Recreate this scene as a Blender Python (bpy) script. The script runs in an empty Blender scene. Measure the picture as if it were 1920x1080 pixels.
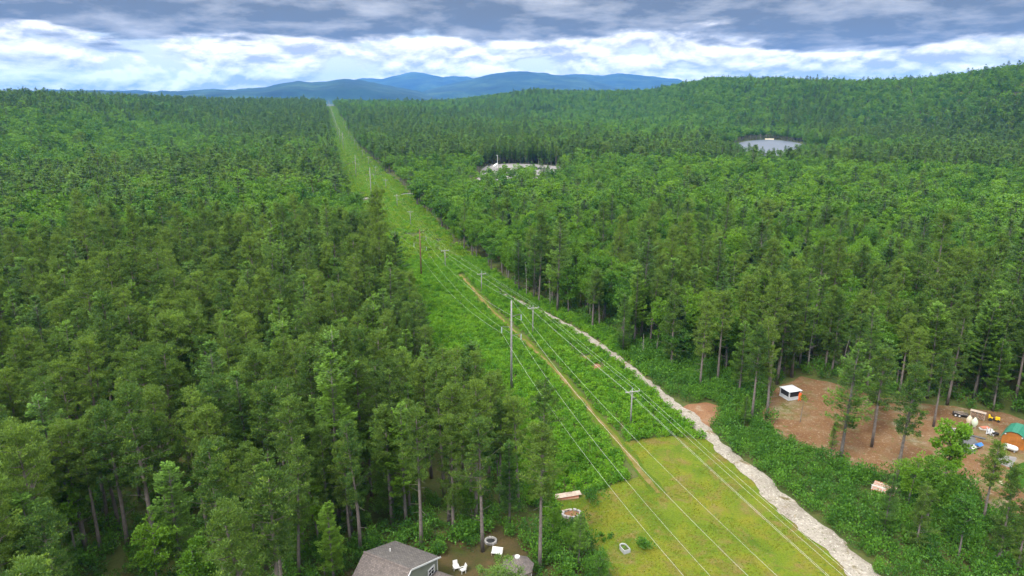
import bpy, math, random
import numpy as np
from mathutils import Vector, Matrix
R = math.radians
SC = bpy.context.scene
COL = SC.collection
rng = np.random.default_rng(7)
random.seed(7)

# ------------------------------------------------------------------ camera
CAM_H, PITCH, F = 60.0, R(15.5), 1280.0
cd = bpy.data.cameras.new('camera'); cam = bpy.data.objects.new('camera', cd); COL.objects.link(cam)
cam.location = (0, 0, CAM_H); cam.rotation_euler = (math.pi/2 - PITCH, 0, 0)
cd.sensor_width = 36; cd.lens = 36*F/1920; cd.clip_start = 0.5; cd.clip_end = 90000
SC.camera = cam

# ------------------------------------------------------------------ world
SUN_EL, SUN_AZ = R(52), R(215)          # azimuth clockwise from +Y : behind the camera, a little left
W = bpy.data.worlds.new('World'); SC.world = W; W.use_nodes = True
nt = W.node_tree; N = nt.nodes; L = nt.links
for n in list(N): N.remove(n)
def nd(t, **k):
    n = N.new(t)
    for a, b in k.items(): setattr(n, a, b)
    return n
def mth(op, a, b=None, c=None, clamp=False):
    n = nd('ShaderNodeMath', operation=op, use_clamp=clamp)
    for i, v in enumerate((a, b, c)):
        if v is None: continue
        if isinstance(v, (int, float)): n.inputs[i].default_value = v
        else: L.new(v, n.inputs[i])
    return n.outputs[0]
def smooth(v, lo, hi):
    n = nd('ShaderNodeMapRange', interpolation_type='SMOOTHSTEP')
    L.new(v, n.inputs[0]); n.inputs[1].default_value = lo; n.inputs[2].default_value = hi
    return n.outputs[0]
def mixc(f, a, b):
    n = nd('ShaderNodeMix', data_type='RGBA')
    for s, v in ((n.inputs[0], f), (n.inputs[6], a), (n.inputs[7], b)):
        if isinstance(v, (int, float)): s.default_value = v
        elif isinstance(v, tuple): s.default_value = (*v, 1)
        else: L.new(v, s)
    return n.outputs[2]
def comb(x, y, z):
    n = nd('ShaderNodeCombineXYZ')
    for s, v in zip(n.inputs, (x, y, z)):
        if isinstance(v, (int, float)): s.default_value = v
        else: L.new(v, s)
    return n.outputs[0]
def noise(vec, scale, detail=8, rough=.55, dist=0.0):
    n = nd('ShaderNodeTexNoise'); L.new(vec, n.inputs['Vector'])
    n.inputs['Scale'].default_value = scale; n.inputs['Detail'].default_value = detail
    n.inputs['Roughness'].default_value = rough; n.inputs['Distortion'].default_value = dist
    return n.outputs['Fac']
sky = nd('ShaderNodeTexSky', sky_type='NISHITA', sun_disc=False, sun_elevation=SUN_EL, sun_rotation=SUN_AZ)
tc = nd('ShaderNodeTexCoord'); sp = nd('ShaderNodeSeparateXYZ'); L.new(tc.outputs['Generated'], sp.inputs[0])
dx, dy, dz = sp.outputs
el = mth('MAXIMUM', dz, 0.0)
K = 10.0                                 # background strength is 0.1, so cloud brightness is given times ten
# low banks of cumulus towards the horizon
pA = comb(dx, dy, mth('MULTIPLY', el, 2.5)); pA2 = comb(dx, dy, mth('MULTIPLY', mth('ADD', el, 0.009), 2.5))
nA = noise(pA, 10, 10, .58, .25); nA2 = noise(pA2, 10, 10, .58, .25)
covA = smooth(nA, .38, .475)
lit = mth('ADD', mth('MULTIPLY', mth('SUBTRACT', nA, nA2), 6.0), mth('ADD', mth('MULTIPLY', mth('SUBTRACT', noise(pA, 26, 6, .6, .3), .5), .8), .50), clamp=True)
cA = mixc(lit, (.19*K, .20*K, .22*K), (.50*K, .49*K, .475*K))
blue = mixc(smooth(el, .0, .14), (.33*K, .335*K, .34*K), (.20*K, .245*K, .305*K))
base = mixc(.1, blue, sky.outputs[0])
cs = mixc(covA, base, cA)
# the nearer deck overhead, seen from below
den = mth('ADD', el, .16)
pB = comb(mth('DIVIDE', dx, den), mth('DIVIDE', dy, den), 0.0)
nB = noise(pB, .8, 8, .55, .3); nB2 = noise(pB, 2.3, 10, .6, .15)
edge = mth('ADD', el, mth('MULTIPLY', mth('SUBTRACT', nB, .5), .16))
mB = smooth(edge, .071, .086)
dk = mth('ADD', mth('MULTIPLY', mth('SUBTRACT', nB2, .5), 3.0), mth('MULTIPLY', mth('SUBTRACT', edge, .055), 3.0), clamp=True)
cB = mixc(dk, (.060*K, .067*K, .078*K), (.245*K, .247*K, .25*K))
cB = mixc(smooth(el, .15, .75), cB, mixc(dk, (.58*K, .62*K, .66*K), (.95*K, .95*K, .95*K)))
cs = mixc(mB, cs, cB)
bg = nd('ShaderNodeBackground'); L.new(cs, bg.inputs[0]); bg.inputs[1].default_value = .1
out = nd('ShaderNodeOutputWorld'); L.new(bg.outputs[0], out.inputs[0])

# ------------------------------------------------------------------ sun, exposure, renderer
sd = bpy.data.lights.new('sun', 'SUN'); sd.energy = 1.5; sd.angle = R(14); sd.color = (1, .96, .9)
sun = bpy.data.objects.new('sun', sd); COL.objects.link(sun)
sun.rotation_euler = Vector((math.sin(SUN_AZ)*math.cos(SUN_EL), math.cos(SUN_AZ)*math.cos(SUN_EL), math.sin(SUN_EL))).to_track_quat('Z', 'Y').to_euler()
vs = SC.view_settings; vs.view_transform = 'Standard'; vs.look = 'None'; vs.exposure = 1.8; vs.gamma = 1; vs.use_curve_mapping = False
SC.render.engine = 'CYCLES'; cy = SC.cycles
cy.max_bounces = 5; cy.diffuse_bounces = 3; cy.glossy_bounces = 2; cy.transmission_bounces = 3; cy.volume_bounces = 0; cy.transparent_max_bounces = 4
cy.use_adaptive_sampling = True; cy.adaptive_threshold = .01; cy.use_denoising = True
cy.sample_clamp_indirect = 4

# ------------------------------------------------------------------ geometry helpers
def G(px, py, z=0.0):
    """a pixel of the 1920x1080 photograph -> the point at height z it looks at"""
    u = 540 - py; fw = F*math.cos(PITCH) + u*math.sin(PITCH); up = u*math.cos(PITCH) - F*math.sin(PITCH)
    t = (CAM_H - z)/-up
    return ((px - 960)*t, fw*t)
def project(x, y, z):
    fy = y*math.cos(PITCH) - (z - CAM_H)*math.sin(PITCH); uz = y*math.sin(PITCH) + (z - CAM_H)*math.cos(PITCH)
    return 960 + F*x/fy, 540 - F*uz/fy, fy
A0 = R(15.2); CA, SA = math.cos(A0), math.sin(A0)
def uv(x, y): return y*CA - x*SA, x*CA + y*SA          # along / across the cleared strip
def xy(u, v): return v*CA - u*SA, u*CA + v*SA
def hsh(i, j, s):
    h = (i*374761393 + j*668265263 + s*974634777) & 0x7fffffff
    h = ((h ^ (h >> 13))*1274126177) & 0x7fffffff
    return ((h ^ (h >> 16)) & 0xffff)/65535.0
def vnoise(x, y, scale, seed=0):
    x = np.asarray(x, float)/scale; y = np.asarray(y, float)/scale
    i = np.floor(x).astype(np.int64); j = np.floor(y).astype(np.int64); fx = x - i; fy = y - j
    fx = fx*fx*(3 - 2*fx); fy = fy*fy*(3 - 2*fy)
    return (hsh(i, j, seed)*(1-fx) + hsh(i+1, j, seed)*fx)*(1-fy) + (hsh(i, j+1, seed)*(1-fx) + hsh(i+1, j+1, seed)*fx)*fy
def fbm(x, y, scale, seed=0, o=4):
    t = 0; a = 1; s = 0
    for k in range(o): t = t + a*vnoise(x, y, scale/2**k, seed + k*17); s += a; a *= .5
    return t/s
def sstep(t): t = np.clip(t, 0, 1); return t*t*(3 - 2*t)
def inpoly(x, y, poly):
    x = np.asarray(x, float); y = np.asarray(y, float); c = np.zeros(x.shape, bool); n = len(poly)
    for k in range(n):
        x0, y0 = poly[k]; x1, y1 = poly[(k+1) % n]
        c ^= ((y0 > y) != (y1 > y)) & (x < (x1-x0)*(y-y0)/((y1-y0) or 1e-9) + x0)
    return c

# terrain: a plain that rises to wooded crests; (pixel x, crest tree-top pixel y, crest distance, start of the rise)
CREST = [(-700, 172, 1500, 500), (-300, 168, 1500, 500), (0, 168, 1500, 480), (130, 173, 1550, 520), (260, 180, 1750, 700), (420, 185, 2000, 900), (600, 185, 2050, 950), (800, 187, 2200, 1000),
         (860, 183, 2400, 1300), (940, 176, 2450, 1400), (1000, 167, 2300, 1400), (1060, 170, 2300, 1400), (1130, 171, 2200, 1400), (1220, 168, 2100, 1350), (1290, 153, 1950, 1180), (1340, 144, 1850, 1150), (1460, 145, 1800, 1130),
         (1600, 151, 1700, 1120), (1700, 147, 1600, 1080), (1800, 137, 1500, 1000), (1920, 118, 1400, 900), (2150, 100, 1350, 820), (2600, 100, 1350, 820)]
_caz = []; _cz = []; _cr = []; _c0 = []
for px, py, rc, r0 in CREST:
    u = 540 - py; fw = F*math.cos(PITCH) + u*math.sin(PITCH); up = u*math.cos(PITCH) - F*math.sin(PITCH)
    _caz.append(math.atan2(px - 960, fw)); _cz.append(CAM_H + rc*up/math.hypot(px - 960, fw) - (22 if px < 900 else 18)); _cr.append(rc); _c0.append(r0)
def terrain(x, y):
    x = np.asarray(x, float); y = np.asarray(y, float)
    az = np.arctan2(x, y); r = np.hypot(x, y)
    zc = np.interp(az, _caz, _cz); rc = np.interp(az, _caz, _cr); r0 = np.interp(az, _caz, _c0)
    back = sstep((np.abs(az) - 1.1)/.5)
    z = zc*sstep((r - r0)/(rc - r0))*(1 - .6*sstep((r - rc)/1500))
    z = z + (fbm(x, y, 420, 5, 3) - .5)*16*sstep((r - 900)/500)*sstep((rc + 100 - r)/350 + .0)*.7
    z = z*(1 - back)
    lx, ly = LAKE
    return z*sstep((np.hypot((x-lx)/110, (y-ly)/75) - .9)/.6)
LAKE = (G(1420, 262)[0], G(1420, 266)[1])
def tz(x, y): return float(terrain(x, y))

def mesh(name, v, f, mats=(), smooth_=False, midx=None):
    m = bpy.data.meshes.new(name); m.from_pydata([tuple(p) for p in v], [], [tuple(q) for q in f])
    for k in mats: m.materials.append(k)
    if midx is not None: m.polygons.foreach_set('material_index', np.asarray(midx, np.int32))
    if smooth_: m.polygons.foreach_set('use_smooth', np.ones(len(m.polygons), bool))
    m.update(); return m
def put(name, me, parent=None, loc=(0, 0, 0), **props):
    o = bpy.data.objects.new(name, me); COL.objects.link(o); o.location = loc; o.parent = parent
    for k, v in props.items(): o[k] = v
    return o
def thing(name, label, cat, loc=(0, 0, 0), rz=0.0, group=None):
    o = bpy.data.objects.new(name, None); COL.objects.link(o); o.location = loc; o.rotation_euler.z = rz
    o['label'] = label; o['category'] = cat
    if group: o['group'] = group
    return o
class MB:
    def __init__(s): s.v = []; s.f = []
    def box(s, c, d, rz=0.0, tilt=None):
        n = len(s.v); M = Matrix.Rotation(rz, 3, 'Z')
        if tilt: M = M @ Matrix.Rotation(tilt[0], 3, tilt[1])
        for i in (-.5, .5):
            for j in (-.5, .5):
                for k in (-.5, .5): s.v.append(tuple(Vector(c) + M @ Vector((i*d[0], j*d[1], k*d[2]))))
        s.f += [tuple(n+q for q in t) for t in ((0,1,3,2), (4,6,7,5), (0,4,5,1), (2,3,7,6), (0,2,6,4), (1,5,7,3))]; return s
    def tube(s, pts, rad, n=6, cap=True):
        pts = [Vector(p) for p in pts]
        if not isinstance(rad, (list, tuple)): rad = [rad]*len(pts)
        b = len(s.v)
        for i, p in enumerate(pts):
            d = (pts[min(i+1, len(pts)-1)] - pts[max(i-1, 0)]).normalized()
            a = d.orthogonal().normalized() if abs(d.z) > .95 else d.cross(Vector((0, 0, 1))).normalized()
            c = d.cross(a)
            for k in range(n):
                t = 2*math.pi*k/n; s.v.append(tuple(p + (a*math.cos(t) + c*math.sin(t))*rad[i]))
        for i in range(len(pts)-1):
            for k in range(n):
                k2 = (k+1) % n; s.f.append((b+i*n+k, b+i*n+k2, b+(i+1)*n+k2, b+(i+1)*n+k))
        if cap: s.f += [tuple(b+k for k in range(n))[::-1], tuple(b+(len(pts)-1)*n+k for k in range(n))]
        return s
    def poly(s, vs, fs):
        n = len(s.v); s.v += [tuple(p) for p in vs]; s.f += [tuple(n+i for i in q) for q in fs]; return s
    def slab(s, pts, t):
        """a flat polygon given thickness t downwards along its normal"""
        P = [Vector(p) for p in pts]; nn = (P[1]-P[0]).cross(P[2]-P[0]).normalized(); n = len(P)
        return s.poly(P + [p - nn*t for p in P], [tuple(range(n)), tuple(range(2*n-1, n-1, -1))] + [(i, i+n, (i+1) % n + n, (i+1) % n) for i in range(n)])
    def build(s, name, m, parent=None, smooth_=False, **props):
        me = mesh(name, s.v, s.f, [m], smooth_); return put(name, me, parent, **props)

# ------------------------------------------------------------------ materials
def newmat(name):
    m = bpy.data.materials.new(name); m.use_nodes = True; t = m.node_tree
    for n in list(t.nodes): t.nodes.remove(n)
    o = t.nodes.new('ShaderNodeOutputMaterial'); return m, t, o
def tn(t, kind, **k):
    n = t.nodes.new(kind)
    for a, b in k.items():
        if a in n.inputs: n.inputs[a].default_value = b
        else: setattr(n, a, b)
    return n
def ramp(t, fac, stops):
    n = t.nodes.new('ShaderNodeValToRGB'); e = n.color_ramp.elements
    while len(e) < len(stops): e.new(.5)
    for q, (p, c) in zip(e, stops): q.position = p; q.color = (*c, 1)
    t.links.new(fac, n.inputs[0]); return n.outputs[0]
def tmix(t, f, a, b, mode='MIX'):
    n = t.nodes.new('ShaderNodeMix'); n.data_type = 'RGBA'; n.blend_type = mode
    for s, v in ((n.inputs[0], f), (n.inputs[6], a), (n.inputs[7], b)):
        if isinstance(v, (int, float)): s.default_value = v
        elif isinstance(v, tuple): s.default_value = (*v, 1)
        else: t.links.new(v, s)
    return n.outputs[2]
def tnoise(t, scale, detail=4, rough=.55, vec=None, dist=0.0):
    n = tn(t, 'ShaderNodeTexNoise', Scale=scale, Detail=detail, Roughness=rough, Distortion=dist)
    if vec is not None: t.links.new(vec, n.inputs['Vector'])
    return n.outputs['Fac']
def objco(t): return t.nodes.new('ShaderNodeTexCoord').outputs['Object']
def plain(name, c, rough=.7, var=.25, scale=3.0, metal=0.0, bump=.0):
    m, t, o = newmat(name); b = tn(t, 'ShaderNodeBsdfPrincipled', Roughness=rough, Metallic=metal)
    n = tnoise(t, scale, 5, .6, objco(t))
    c0 = tuple(v*(1-var) for v in c); c1 = tuple(min(1, v*(1+var)) for v in c)
    t.links.new(ramp(t, n, [(.3, c0), (.7, c1)]), b.inputs['Base Color'])
    if bump:
        bp = tn(t, 'ShaderNodeBump', Strength=bump, Distance=.05); t.links.new(n, bp.inputs['Height']); t.links.new(bp.outputs[0], b.inputs['Normal'])
    t.links.new(b.outputs[0], o.inputs[0]); return m
def leafmat(name, c0, c1, c2, trans=.28, rough=.55):
    """c0..c1 by tree, c2 on the fresh growth (a leaf attribute)"""
    m, t, o = newmat(name)
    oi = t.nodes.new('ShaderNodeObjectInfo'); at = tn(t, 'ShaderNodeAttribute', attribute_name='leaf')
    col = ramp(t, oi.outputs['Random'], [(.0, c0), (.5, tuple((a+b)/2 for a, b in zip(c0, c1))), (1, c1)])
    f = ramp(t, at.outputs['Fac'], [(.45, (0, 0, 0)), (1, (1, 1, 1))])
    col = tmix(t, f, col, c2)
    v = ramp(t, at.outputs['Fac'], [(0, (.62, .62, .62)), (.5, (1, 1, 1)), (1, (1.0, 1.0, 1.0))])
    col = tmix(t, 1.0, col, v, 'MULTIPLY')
    b = tn(t, 'ShaderNodeBsdfPrincipled', Roughness=rough); b.inputs['Specular IOR Level'].default_value = .25
    tr = t.nodes.new('ShaderNodeBsdfTranslucent'); mx = tn(t, 'ShaderNodeMixShader', Fac=trans)
    t.links.new(col, b.inputs['Base Color']); t.links.new(tmix(t, 1.0, col, (1.25, 1.2, .6), 'MULTIPLY'), tr.inputs[0])
    t.links.new(b.outputs[0], mx.inputs[1]); t.links.new(tr.outputs[0], mx.inputs[2]); t.links.new(mx.outputs[0], o.inputs[0]); return m
M = {}
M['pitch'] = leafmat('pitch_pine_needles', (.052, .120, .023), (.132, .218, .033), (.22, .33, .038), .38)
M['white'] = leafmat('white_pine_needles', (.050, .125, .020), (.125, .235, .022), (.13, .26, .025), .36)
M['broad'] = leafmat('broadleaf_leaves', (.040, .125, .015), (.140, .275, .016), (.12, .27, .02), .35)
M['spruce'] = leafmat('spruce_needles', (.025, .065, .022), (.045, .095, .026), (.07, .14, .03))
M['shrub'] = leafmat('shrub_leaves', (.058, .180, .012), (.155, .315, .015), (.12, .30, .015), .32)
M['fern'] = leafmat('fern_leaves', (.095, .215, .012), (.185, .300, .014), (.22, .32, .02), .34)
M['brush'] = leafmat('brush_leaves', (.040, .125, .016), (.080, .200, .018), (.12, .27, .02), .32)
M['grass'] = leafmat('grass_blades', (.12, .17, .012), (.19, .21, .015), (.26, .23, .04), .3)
M['bark'] = plain('pine_bark', (.125, .105, .092), .9, .35, 2.5)
M['greybark'] = plain('grey_bark', (.11, .098, .088), .9, .3, 2.5)
M['dead'] = plain('dead_wood', (.22, .20, .185), .9, .3, 3)

# ------------------------------------------------------------------ tree shapes
def leafquads(c, a, b, la, lb):
    """rhombus leaves: centres c, long axis a, side axis b"""
    a = a/np.linalg.norm(a, axis=1, keepdims=True); b = b - a*(a*b).sum(1, keepdims=True); b = b/np.maximum(np.linalg.norm(b, axis=1, keepdims=True), 1e-6)
    la = np.broadcast_to(np.asarray(la, float).reshape(-1, 1), (len(c), 1)); lb = np.broadcast_to(np.asarray(lb, float).reshape(-1, 1), (len(c), 1))
    v = np.stack([c - a*la/2, c + b*lb/2 + a*la*.08, c + a*la/2, c - b*lb/2 + a*la*.08], 1).reshape(-1, 3)
    return v
def runit(n): d = rng.normal(size=(n, 3)); return d/np.linalg.norm(d, axis=1, keepdims=True)
def pad(c, rad, flat, n, size, width, up=.5, shade=None):
    d = runit(n); rr = rng.uniform(.35, 1, (n, 1))**.6
    p = np.asarray(c) + d*rr*np.array([rad, rad, rad*flat])
    a = d + runit(n)*.6 + np.array([0, 0, up])
    return leafquads(p, a, runit(n), size*rng.uniform(.7, 1.3, n), width*rng.uniform(.7, 1.3, n))
def crownmesh(name, vs, mt, shade):
    v = np.concatenate(vs); n = len(v)//4
    m = bpy.data.meshes.new(name); m.vertices.add(len(v)); m.vertices.foreach_set('co', v.astype(np.float32).ravel())
    m.loops.add(n*4); m.loops.foreach_set('vertex_index', np.arange(n*4, dtype=np.int32))
    m.polygons.add(n); m.polygons.foreach_set('loop_start', np.arange(0, n*4, 4, dtype=np.int32)); m.polygons.foreach_set('loop_total', np.full(n, 4, np.int32))
    at = m.attributes.new('leaf', 'FLOAT', 'FACE'); at.data.foreach_set('value', np.clip(shade, 0, 1).astype(np.float32))
    m.materials.append(mt); m.update(calc_edges=True); return m
def trunkpts(h, bend):
    q = []
    for k in range(7):
        t = k/6; q.append((bend[0]*t*t + bend[2]*math.sin(t*5)*.25, bend[1]*t*t + bend[2]*math.cos(t*4)*.2*t, h*t))
    return q
def at_h(pts, z):
    for a, b in zip(pts, pts[1:]):
        if z <= b[2]: t = (z-a[2])/(b[2]-a[2]); return np.array([a[0]+(b[0]-a[0])*t, a[1]+(b[1]-a[1])*t, z])
    return np.array(pts[-1])
def pitch_pine(k, lod, h=None, base=None, Rm=None):
    h = h or rng.uniform(17.5, 21.5); base = base or rng.uniform(.40, .54); Rm = Rm or rng.uniform(2.3, 3.0)
    tp = trunkpts(h*.97, rng.normal(0, .35, 3)); mb = MB(); r0 = .17 + h*.006
    mb.tube(tp, [r0*(1-.82*i/6) for i in range(7)], 7 if lod else 5)
    vs = []; sh = []; nb = int((40 if lod else 26)*(1.0 if base < .55 else .85)*(1.5 if base < .3 else 1)); az = rng.uniform(0, 6)
    for i in range(nb):
        t = (i+.5)/nb; az += 2.4 + rng.normal(0, .25); z0 = h*(base + (1-base)*t*.96)
        Lb = Rm*(.20 + .92*(1-t)**.62*min(1, .55 + 2.2*t))*rng.uniform(.5, 1.3)
        if rng.random() < .12: continue
        if t < .18: Lb *= rng.uniform(.5, 1.0)
        o = at_h(tp, z0); d = np.array([math.cos(az), math.sin(az), rng.uniform(.05, .35) + .5*t])
        e = o + d*Lb + np.array([0, 0, .25*Lb*.4])
        if lod: mb.tube([o, o + (e-o)*.5 + np.array([0, 0, -.12]), e], [.055, .035, .015], 3, False)
        npad = (7 if lod else 3)
        for j in range(npad):
            s = 1 - j*(.115 if lod else .27)
            if Lb < 1 and j > 3: continue
            c = o + (e-o)*s + rng.normal(0, .34, 3)*(1 if j else .3)
            n = 52 if lod else 14; rad = rng.uniform(.28, .56) if lod else rng.uniform(.42, .72)
            q = pad(c, rad, .62, n, .27 if lod else .60, .078 if lod else .27, .6); vs.append(q)
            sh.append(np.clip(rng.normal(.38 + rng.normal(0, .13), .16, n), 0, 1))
    for j in range(3):
        n = 74 if lod else 14; vs.append(pad(np.array(tp[-1]) + np.array([rng.normal(0, .3), rng.normal(0, .3), .3 - .4*j]), .6, .8, n, .27 if lod else .60, .078 if lod else .27, .8)); sh.append(np.full(n, .5))
    if lod:
        for j in range(rng.integers(6, 13)):                       # dead stubs under the crown
            z0 = h*rng.uniform(min(.22, base*.5), base); o = at_h(tp, z0); a = rng.uniform(0, 6.28); l = rng.uniform(.5, 2.0)
            mb.tube([o, o + np.array([math.cos(a)*l, math.sin(a)*l, rng.uniform(-.3, .35)*l])], [.035, .012], 3, False)
    return mb, crownmesh('crown', vs, M['pitch'], np.concatenate(sh)), M['bark'], h
def whorled(k, lod, kind):
    if kind == 'white': h = rng.uniform(17, 23); base = rng.uniform(.12, .32); Rm = rng.uniform(3.2, 4.3); dzw = .95; droop = .10; mt = M['white']
    else: h = rng.uniform(10, 15); base = .08; Rm = rng.uniform(1.7, 2.3); dzw = .62; droop = -.28; mt = M['spruce']
    tp = trunkpts(h*.98, rng.normal(0, .25, 3)); mb = MB(); r0 = .16 + h*.007
    mb.tube(tp, [r0*(1-.9*i/6) for i in range(7)], 7 if lod else 5)
    vs = []; sh = []; z = h*base
    while z < h*.97:
        t = (z/h - base)/(1-base); prof = (1-t)**.55*(.72 + .28*min(1, t*4)); nbr = 6 if kind == 'white' else 7
        a0 = rng.uniform(0, 6.28); tone = rng.normal(.42, .12)
        for i in range(nbr):
            a = a0 + 6.283*i/nbr + rng.normal(0, .25); Lb = max(.4, Rm*prof*rng.uniform(.45, 1.25))
            if kind == 'white' and rng.random() < .18: continue
            o = at_h(tp, z + rng.normal(0, .12)); hd = np.array([math.cos(a), math.sin(a), 0]); sd_ = np.array([-math.sin(a), math.cos(a), 0])
            rise = droop + (.5*t if kind == 'white' else .25*t)
            if lod: mb.tube([o, o + hd*Lb*.6 + np.array([0, 0, rise*Lb*.5])], [.045, .02], 3, False)
            n = int((22 + 34*Lb) if lod else (7 + 10*Lb)); s = rng.uniform(.12, 1.0, n)**.7
            wid = (.16 + .34*Lb*np.sin(np.pi*np.clip(s, .12, .93)))*rng.uniform(-1, 1, n)
            p = o + hd*(s*Lb)[:, None] + sd_*wid[:, None] + np.array([0, 0, 1])*(rise*s*Lb + .10*s*s*Lb + rng.normal(0, .15, n))[:, None]
            ax = hd*1.0 + sd_*(np.sign(wid)*rng.uniform(.1, .9, n))[:, None] + np.array([0, 0, 1])*rng.uniform(.0, .55, n)[:, None]
            bx = runit(n)*.7 + np.cross(ax, [0, 0, 1])
            vs.append(leafquads(p, ax, bx, (.40 if lod else .72)*rng.uniform(.7, 1.25, n), (.17 if lod else .36)*rng.uniform(.7, 1.25, n)))
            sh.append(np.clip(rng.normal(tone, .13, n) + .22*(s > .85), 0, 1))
        z += dzw*rng.uniform(.75, 1.2)*(1.0 if lod else 1.15)
    n = 14; vs.append(pad(np.array(tp[-1]) + [0, 0, .1], .35, 1.6, n, .5, .2, 1.5)); sh.append(np.full(n, .6))
    if lod and kind == 'white':
        for j in range(5):
            z0 = h*rng.uniform(.1, base); o = at_h(tp, z0); a = rng.uniform(0, 6.28); l = rng.uniform(.6, 2.2)
            mb.tube([o, o + np.array([math.cos(a)*l, math.sin(a)*l, .1*l])], [.035, .012], 3, False)
    return mb, crownmesh('crown', vs, mt, np.concatenate(sh)), M['greybark'] if kind == 'white' else M['bark'], h
def broadleaf(k, lod, h=None, mt=None):
    h = h or rng.uniform(12, 17); Rm = h*rng.uniform(.19, .26); cz = h*rng.uniform(.58, .64); hz = h - cz
    tp = trunkpts(h*.85, rng.normal(0, .4, 3)); mb = MB(); r0 = .10 + h*.009
    mb.tube(tp, [r0*(1-.85*i/6) for i in range(7)], 6 if lod else 5)
    vs = []; sh = []; nl = 54 if lod else 34
    for i in range(nl):
        d = runit(1)[0]; d[2] = d[2]*.9 + .18
        rr = rng.uniform(.55, 1.0) if i % 4 else rng.uniform(.2, .6)
        c = np.array([0, 0, cz]) + np.array([d[0]*Rm, d[1]*Rm, d[2]*hz*.92])*rr*rng.uniform(.85, 1.12) + at_h(tp, cz)*[1, 1, 0]
        if lod and i % 3 == 0:
            o = at_h(tp, max(h*.25, min(c[2]-.8, h*.8))); mb.tube([o, (o+c)/2 + [0, 0, .3], c], [.07, .045, .02], 3, False)
        n = 90 if lod else 26; rad = Rm*rng.uniform(.22, .36)
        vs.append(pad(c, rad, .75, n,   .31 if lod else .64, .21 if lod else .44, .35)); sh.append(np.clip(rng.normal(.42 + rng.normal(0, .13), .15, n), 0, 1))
    return mb, crownmesh('crown', vs, mt or M['broad'], np.concatenate(sh)), M['greybark'], h
def deadtree(k, lod):
    h = rng.uniform(9, 15); tp = trunkpts(h, rng.normal(0, .3, 3)); mb = MB(); mb.tube(tp, [.19*(1-.85*i/6) for i in range(7)], 6)
    for j in range(34):
        t = rng.uniform(.2, .97); o = at_h(tp, h*t); a = rng.uniform(0, 6.28); l = (1.05-t)*rng.uniform(.8, 2.6)
        e = o + np.array([math.cos(a)*l, math.sin(a)*l, rng.uniform(-.3, .25)*l]); mb.tube([o, (o+e)/2 + [0, 0, .08], e], [.04, .028, .012], 3, False)
    return mb, None, M['dead'], h
def shrubmesh(name, r, h, n, size, mt, lobes=5):
    vs = []; sh = []
    for i in range(lobes):
        c = np.array([*rng.normal(0, r*.42, 2), h*rng.uniform(.35, .72)]); k = n//lobes
        vs.append(pad(c, r*.55, .75*h/r if h < r*1.6 else 1.1, k, size, size*.6, .45)); sh.append(np.clip(rng.normal(.42 + rng.normal(0, .15), .16, k), 0, 1))
    v = np.concatenate(vs); v[:, 2] = np.maximum(v[:, 2], .02)
    return crownmesh(name, [v], mt, np.concatenate(sh))

LIB = bpy.data.collections.new('tree_kinds')      # source shapes of the forest mass, not in the scene itself
libn = 0
def libadd(mb, crown, bark):
    """one mesh of trunk and crown for the far mass"""
    global libn
    vs = [np.array([tuple(p) for p in mb.v], np.float32).reshape(-1, 3)] if mb else []
    fs = [tuple(q) for q in mb.f] if mb else []; nt_ = len(vs[0]) if vs else 0; lf = [0.5]*len(fs); mi = [0]*len(fs)
    if crown:
        cv = np.empty(len(crown.vertices)*3, np.float32); crown.vertices.foreach_get('co', cv); cv = cv.reshape(-1, 3); vs.append(cv)
        n = len(cv)//4; fs += [(nt_+4*i, nt_+4*i+1, nt_+4*i+2, nt_+4*i+3) for i in range(n)]
        a = np.empty(n, np.float32); crown.attributes['leaf'].data.foreach_get('value', a); lf += a.tolist(); mi += [1 if mb else 0]*n
    m = bpy.data.meshes.new('tree_shape'); m.from_pydata(np.concatenate(vs).tolist(), [], fs)
    at = m.attributes.new('leaf', 'FLOAT', 'FACE'); at.data.foreach_set('value', np.array(lf, np.float32))
    if mb: m.materials.append(bark)
    if crown: m.materials.append(crown.materials[0])
    m.polygons.foreach_set('material_index', np.array(mi, np.int32)); m.update()
    o = bpy.data.objects.new('kind_%03d' % libn, m); LIB.objects.link(o); libn += 1; return libn-1
def trunkmesh(mb, bark): return mesh('trunk', mb.v, mb.f, [bark], True)
NEAR = {}; FAR = {}; NEARLIB = {}
for kind, fn, nn, nf in (('pitch', pitch_pine, 10, 5), ('white', lambda k, l: whorled(k, l, 'white'), 5, 4), ('broad', broadleaf, 5, 5), ('spruce', lambda k, l: whorled(k, l, 'spruce'), 2, 2), ('dead', deadtree, 3, 2)):
    NEAR[kind] = []; FAR[kind] = []; NEARLIB[kind] = []
    for k in range(nn):
        mb, cr, bk, h = fn(k, 1) if not (kind == 'pitch' and k >= 7) else pitch_pine(k, 1, None, rng.uniform(.14, .26), rng.uniform(2.6, 3.2)); NEAR[kind].append((trunkmesh(mb, bk), cr, h)); NEARLIB[kind].append(libadd(mb, cr, bk))
    for k in range(nf):
        mb, cr, bk, h = fn(k, 0); FAR[kind].append(libadd(mb, cr, bk))
SHR = [libadd(None, shrubmesh('shrub', .95, 1.25, 150, .30, M['shrub']), None) for k in range(4)]
SHRF = [libadd(None, shrubmesh('shrub', 1.5, 1.3, 90, .5, M['fern' if k < 2 else 'shrub']), None) for k in range(3)]
BRU = [libadd(None, shrubmesh('brush', 1.6, 2.7, 300, .34, M['brush'], 8), None) for k in range(4)]
def tuft():
    n = 14; p = np.concatenate([rng.normal(0, .13, (n, 2)), np.full((n, 1), .06)], 1); a = runit(n)*.6 + [0, 0, 1]
    return crownmesh('tuft', [leafquads(p, a, runit(n), rng.uniform(.12, .24, n), np.full(n, .035))], M['grass'], rng.uniform(0, 1, n))
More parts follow.
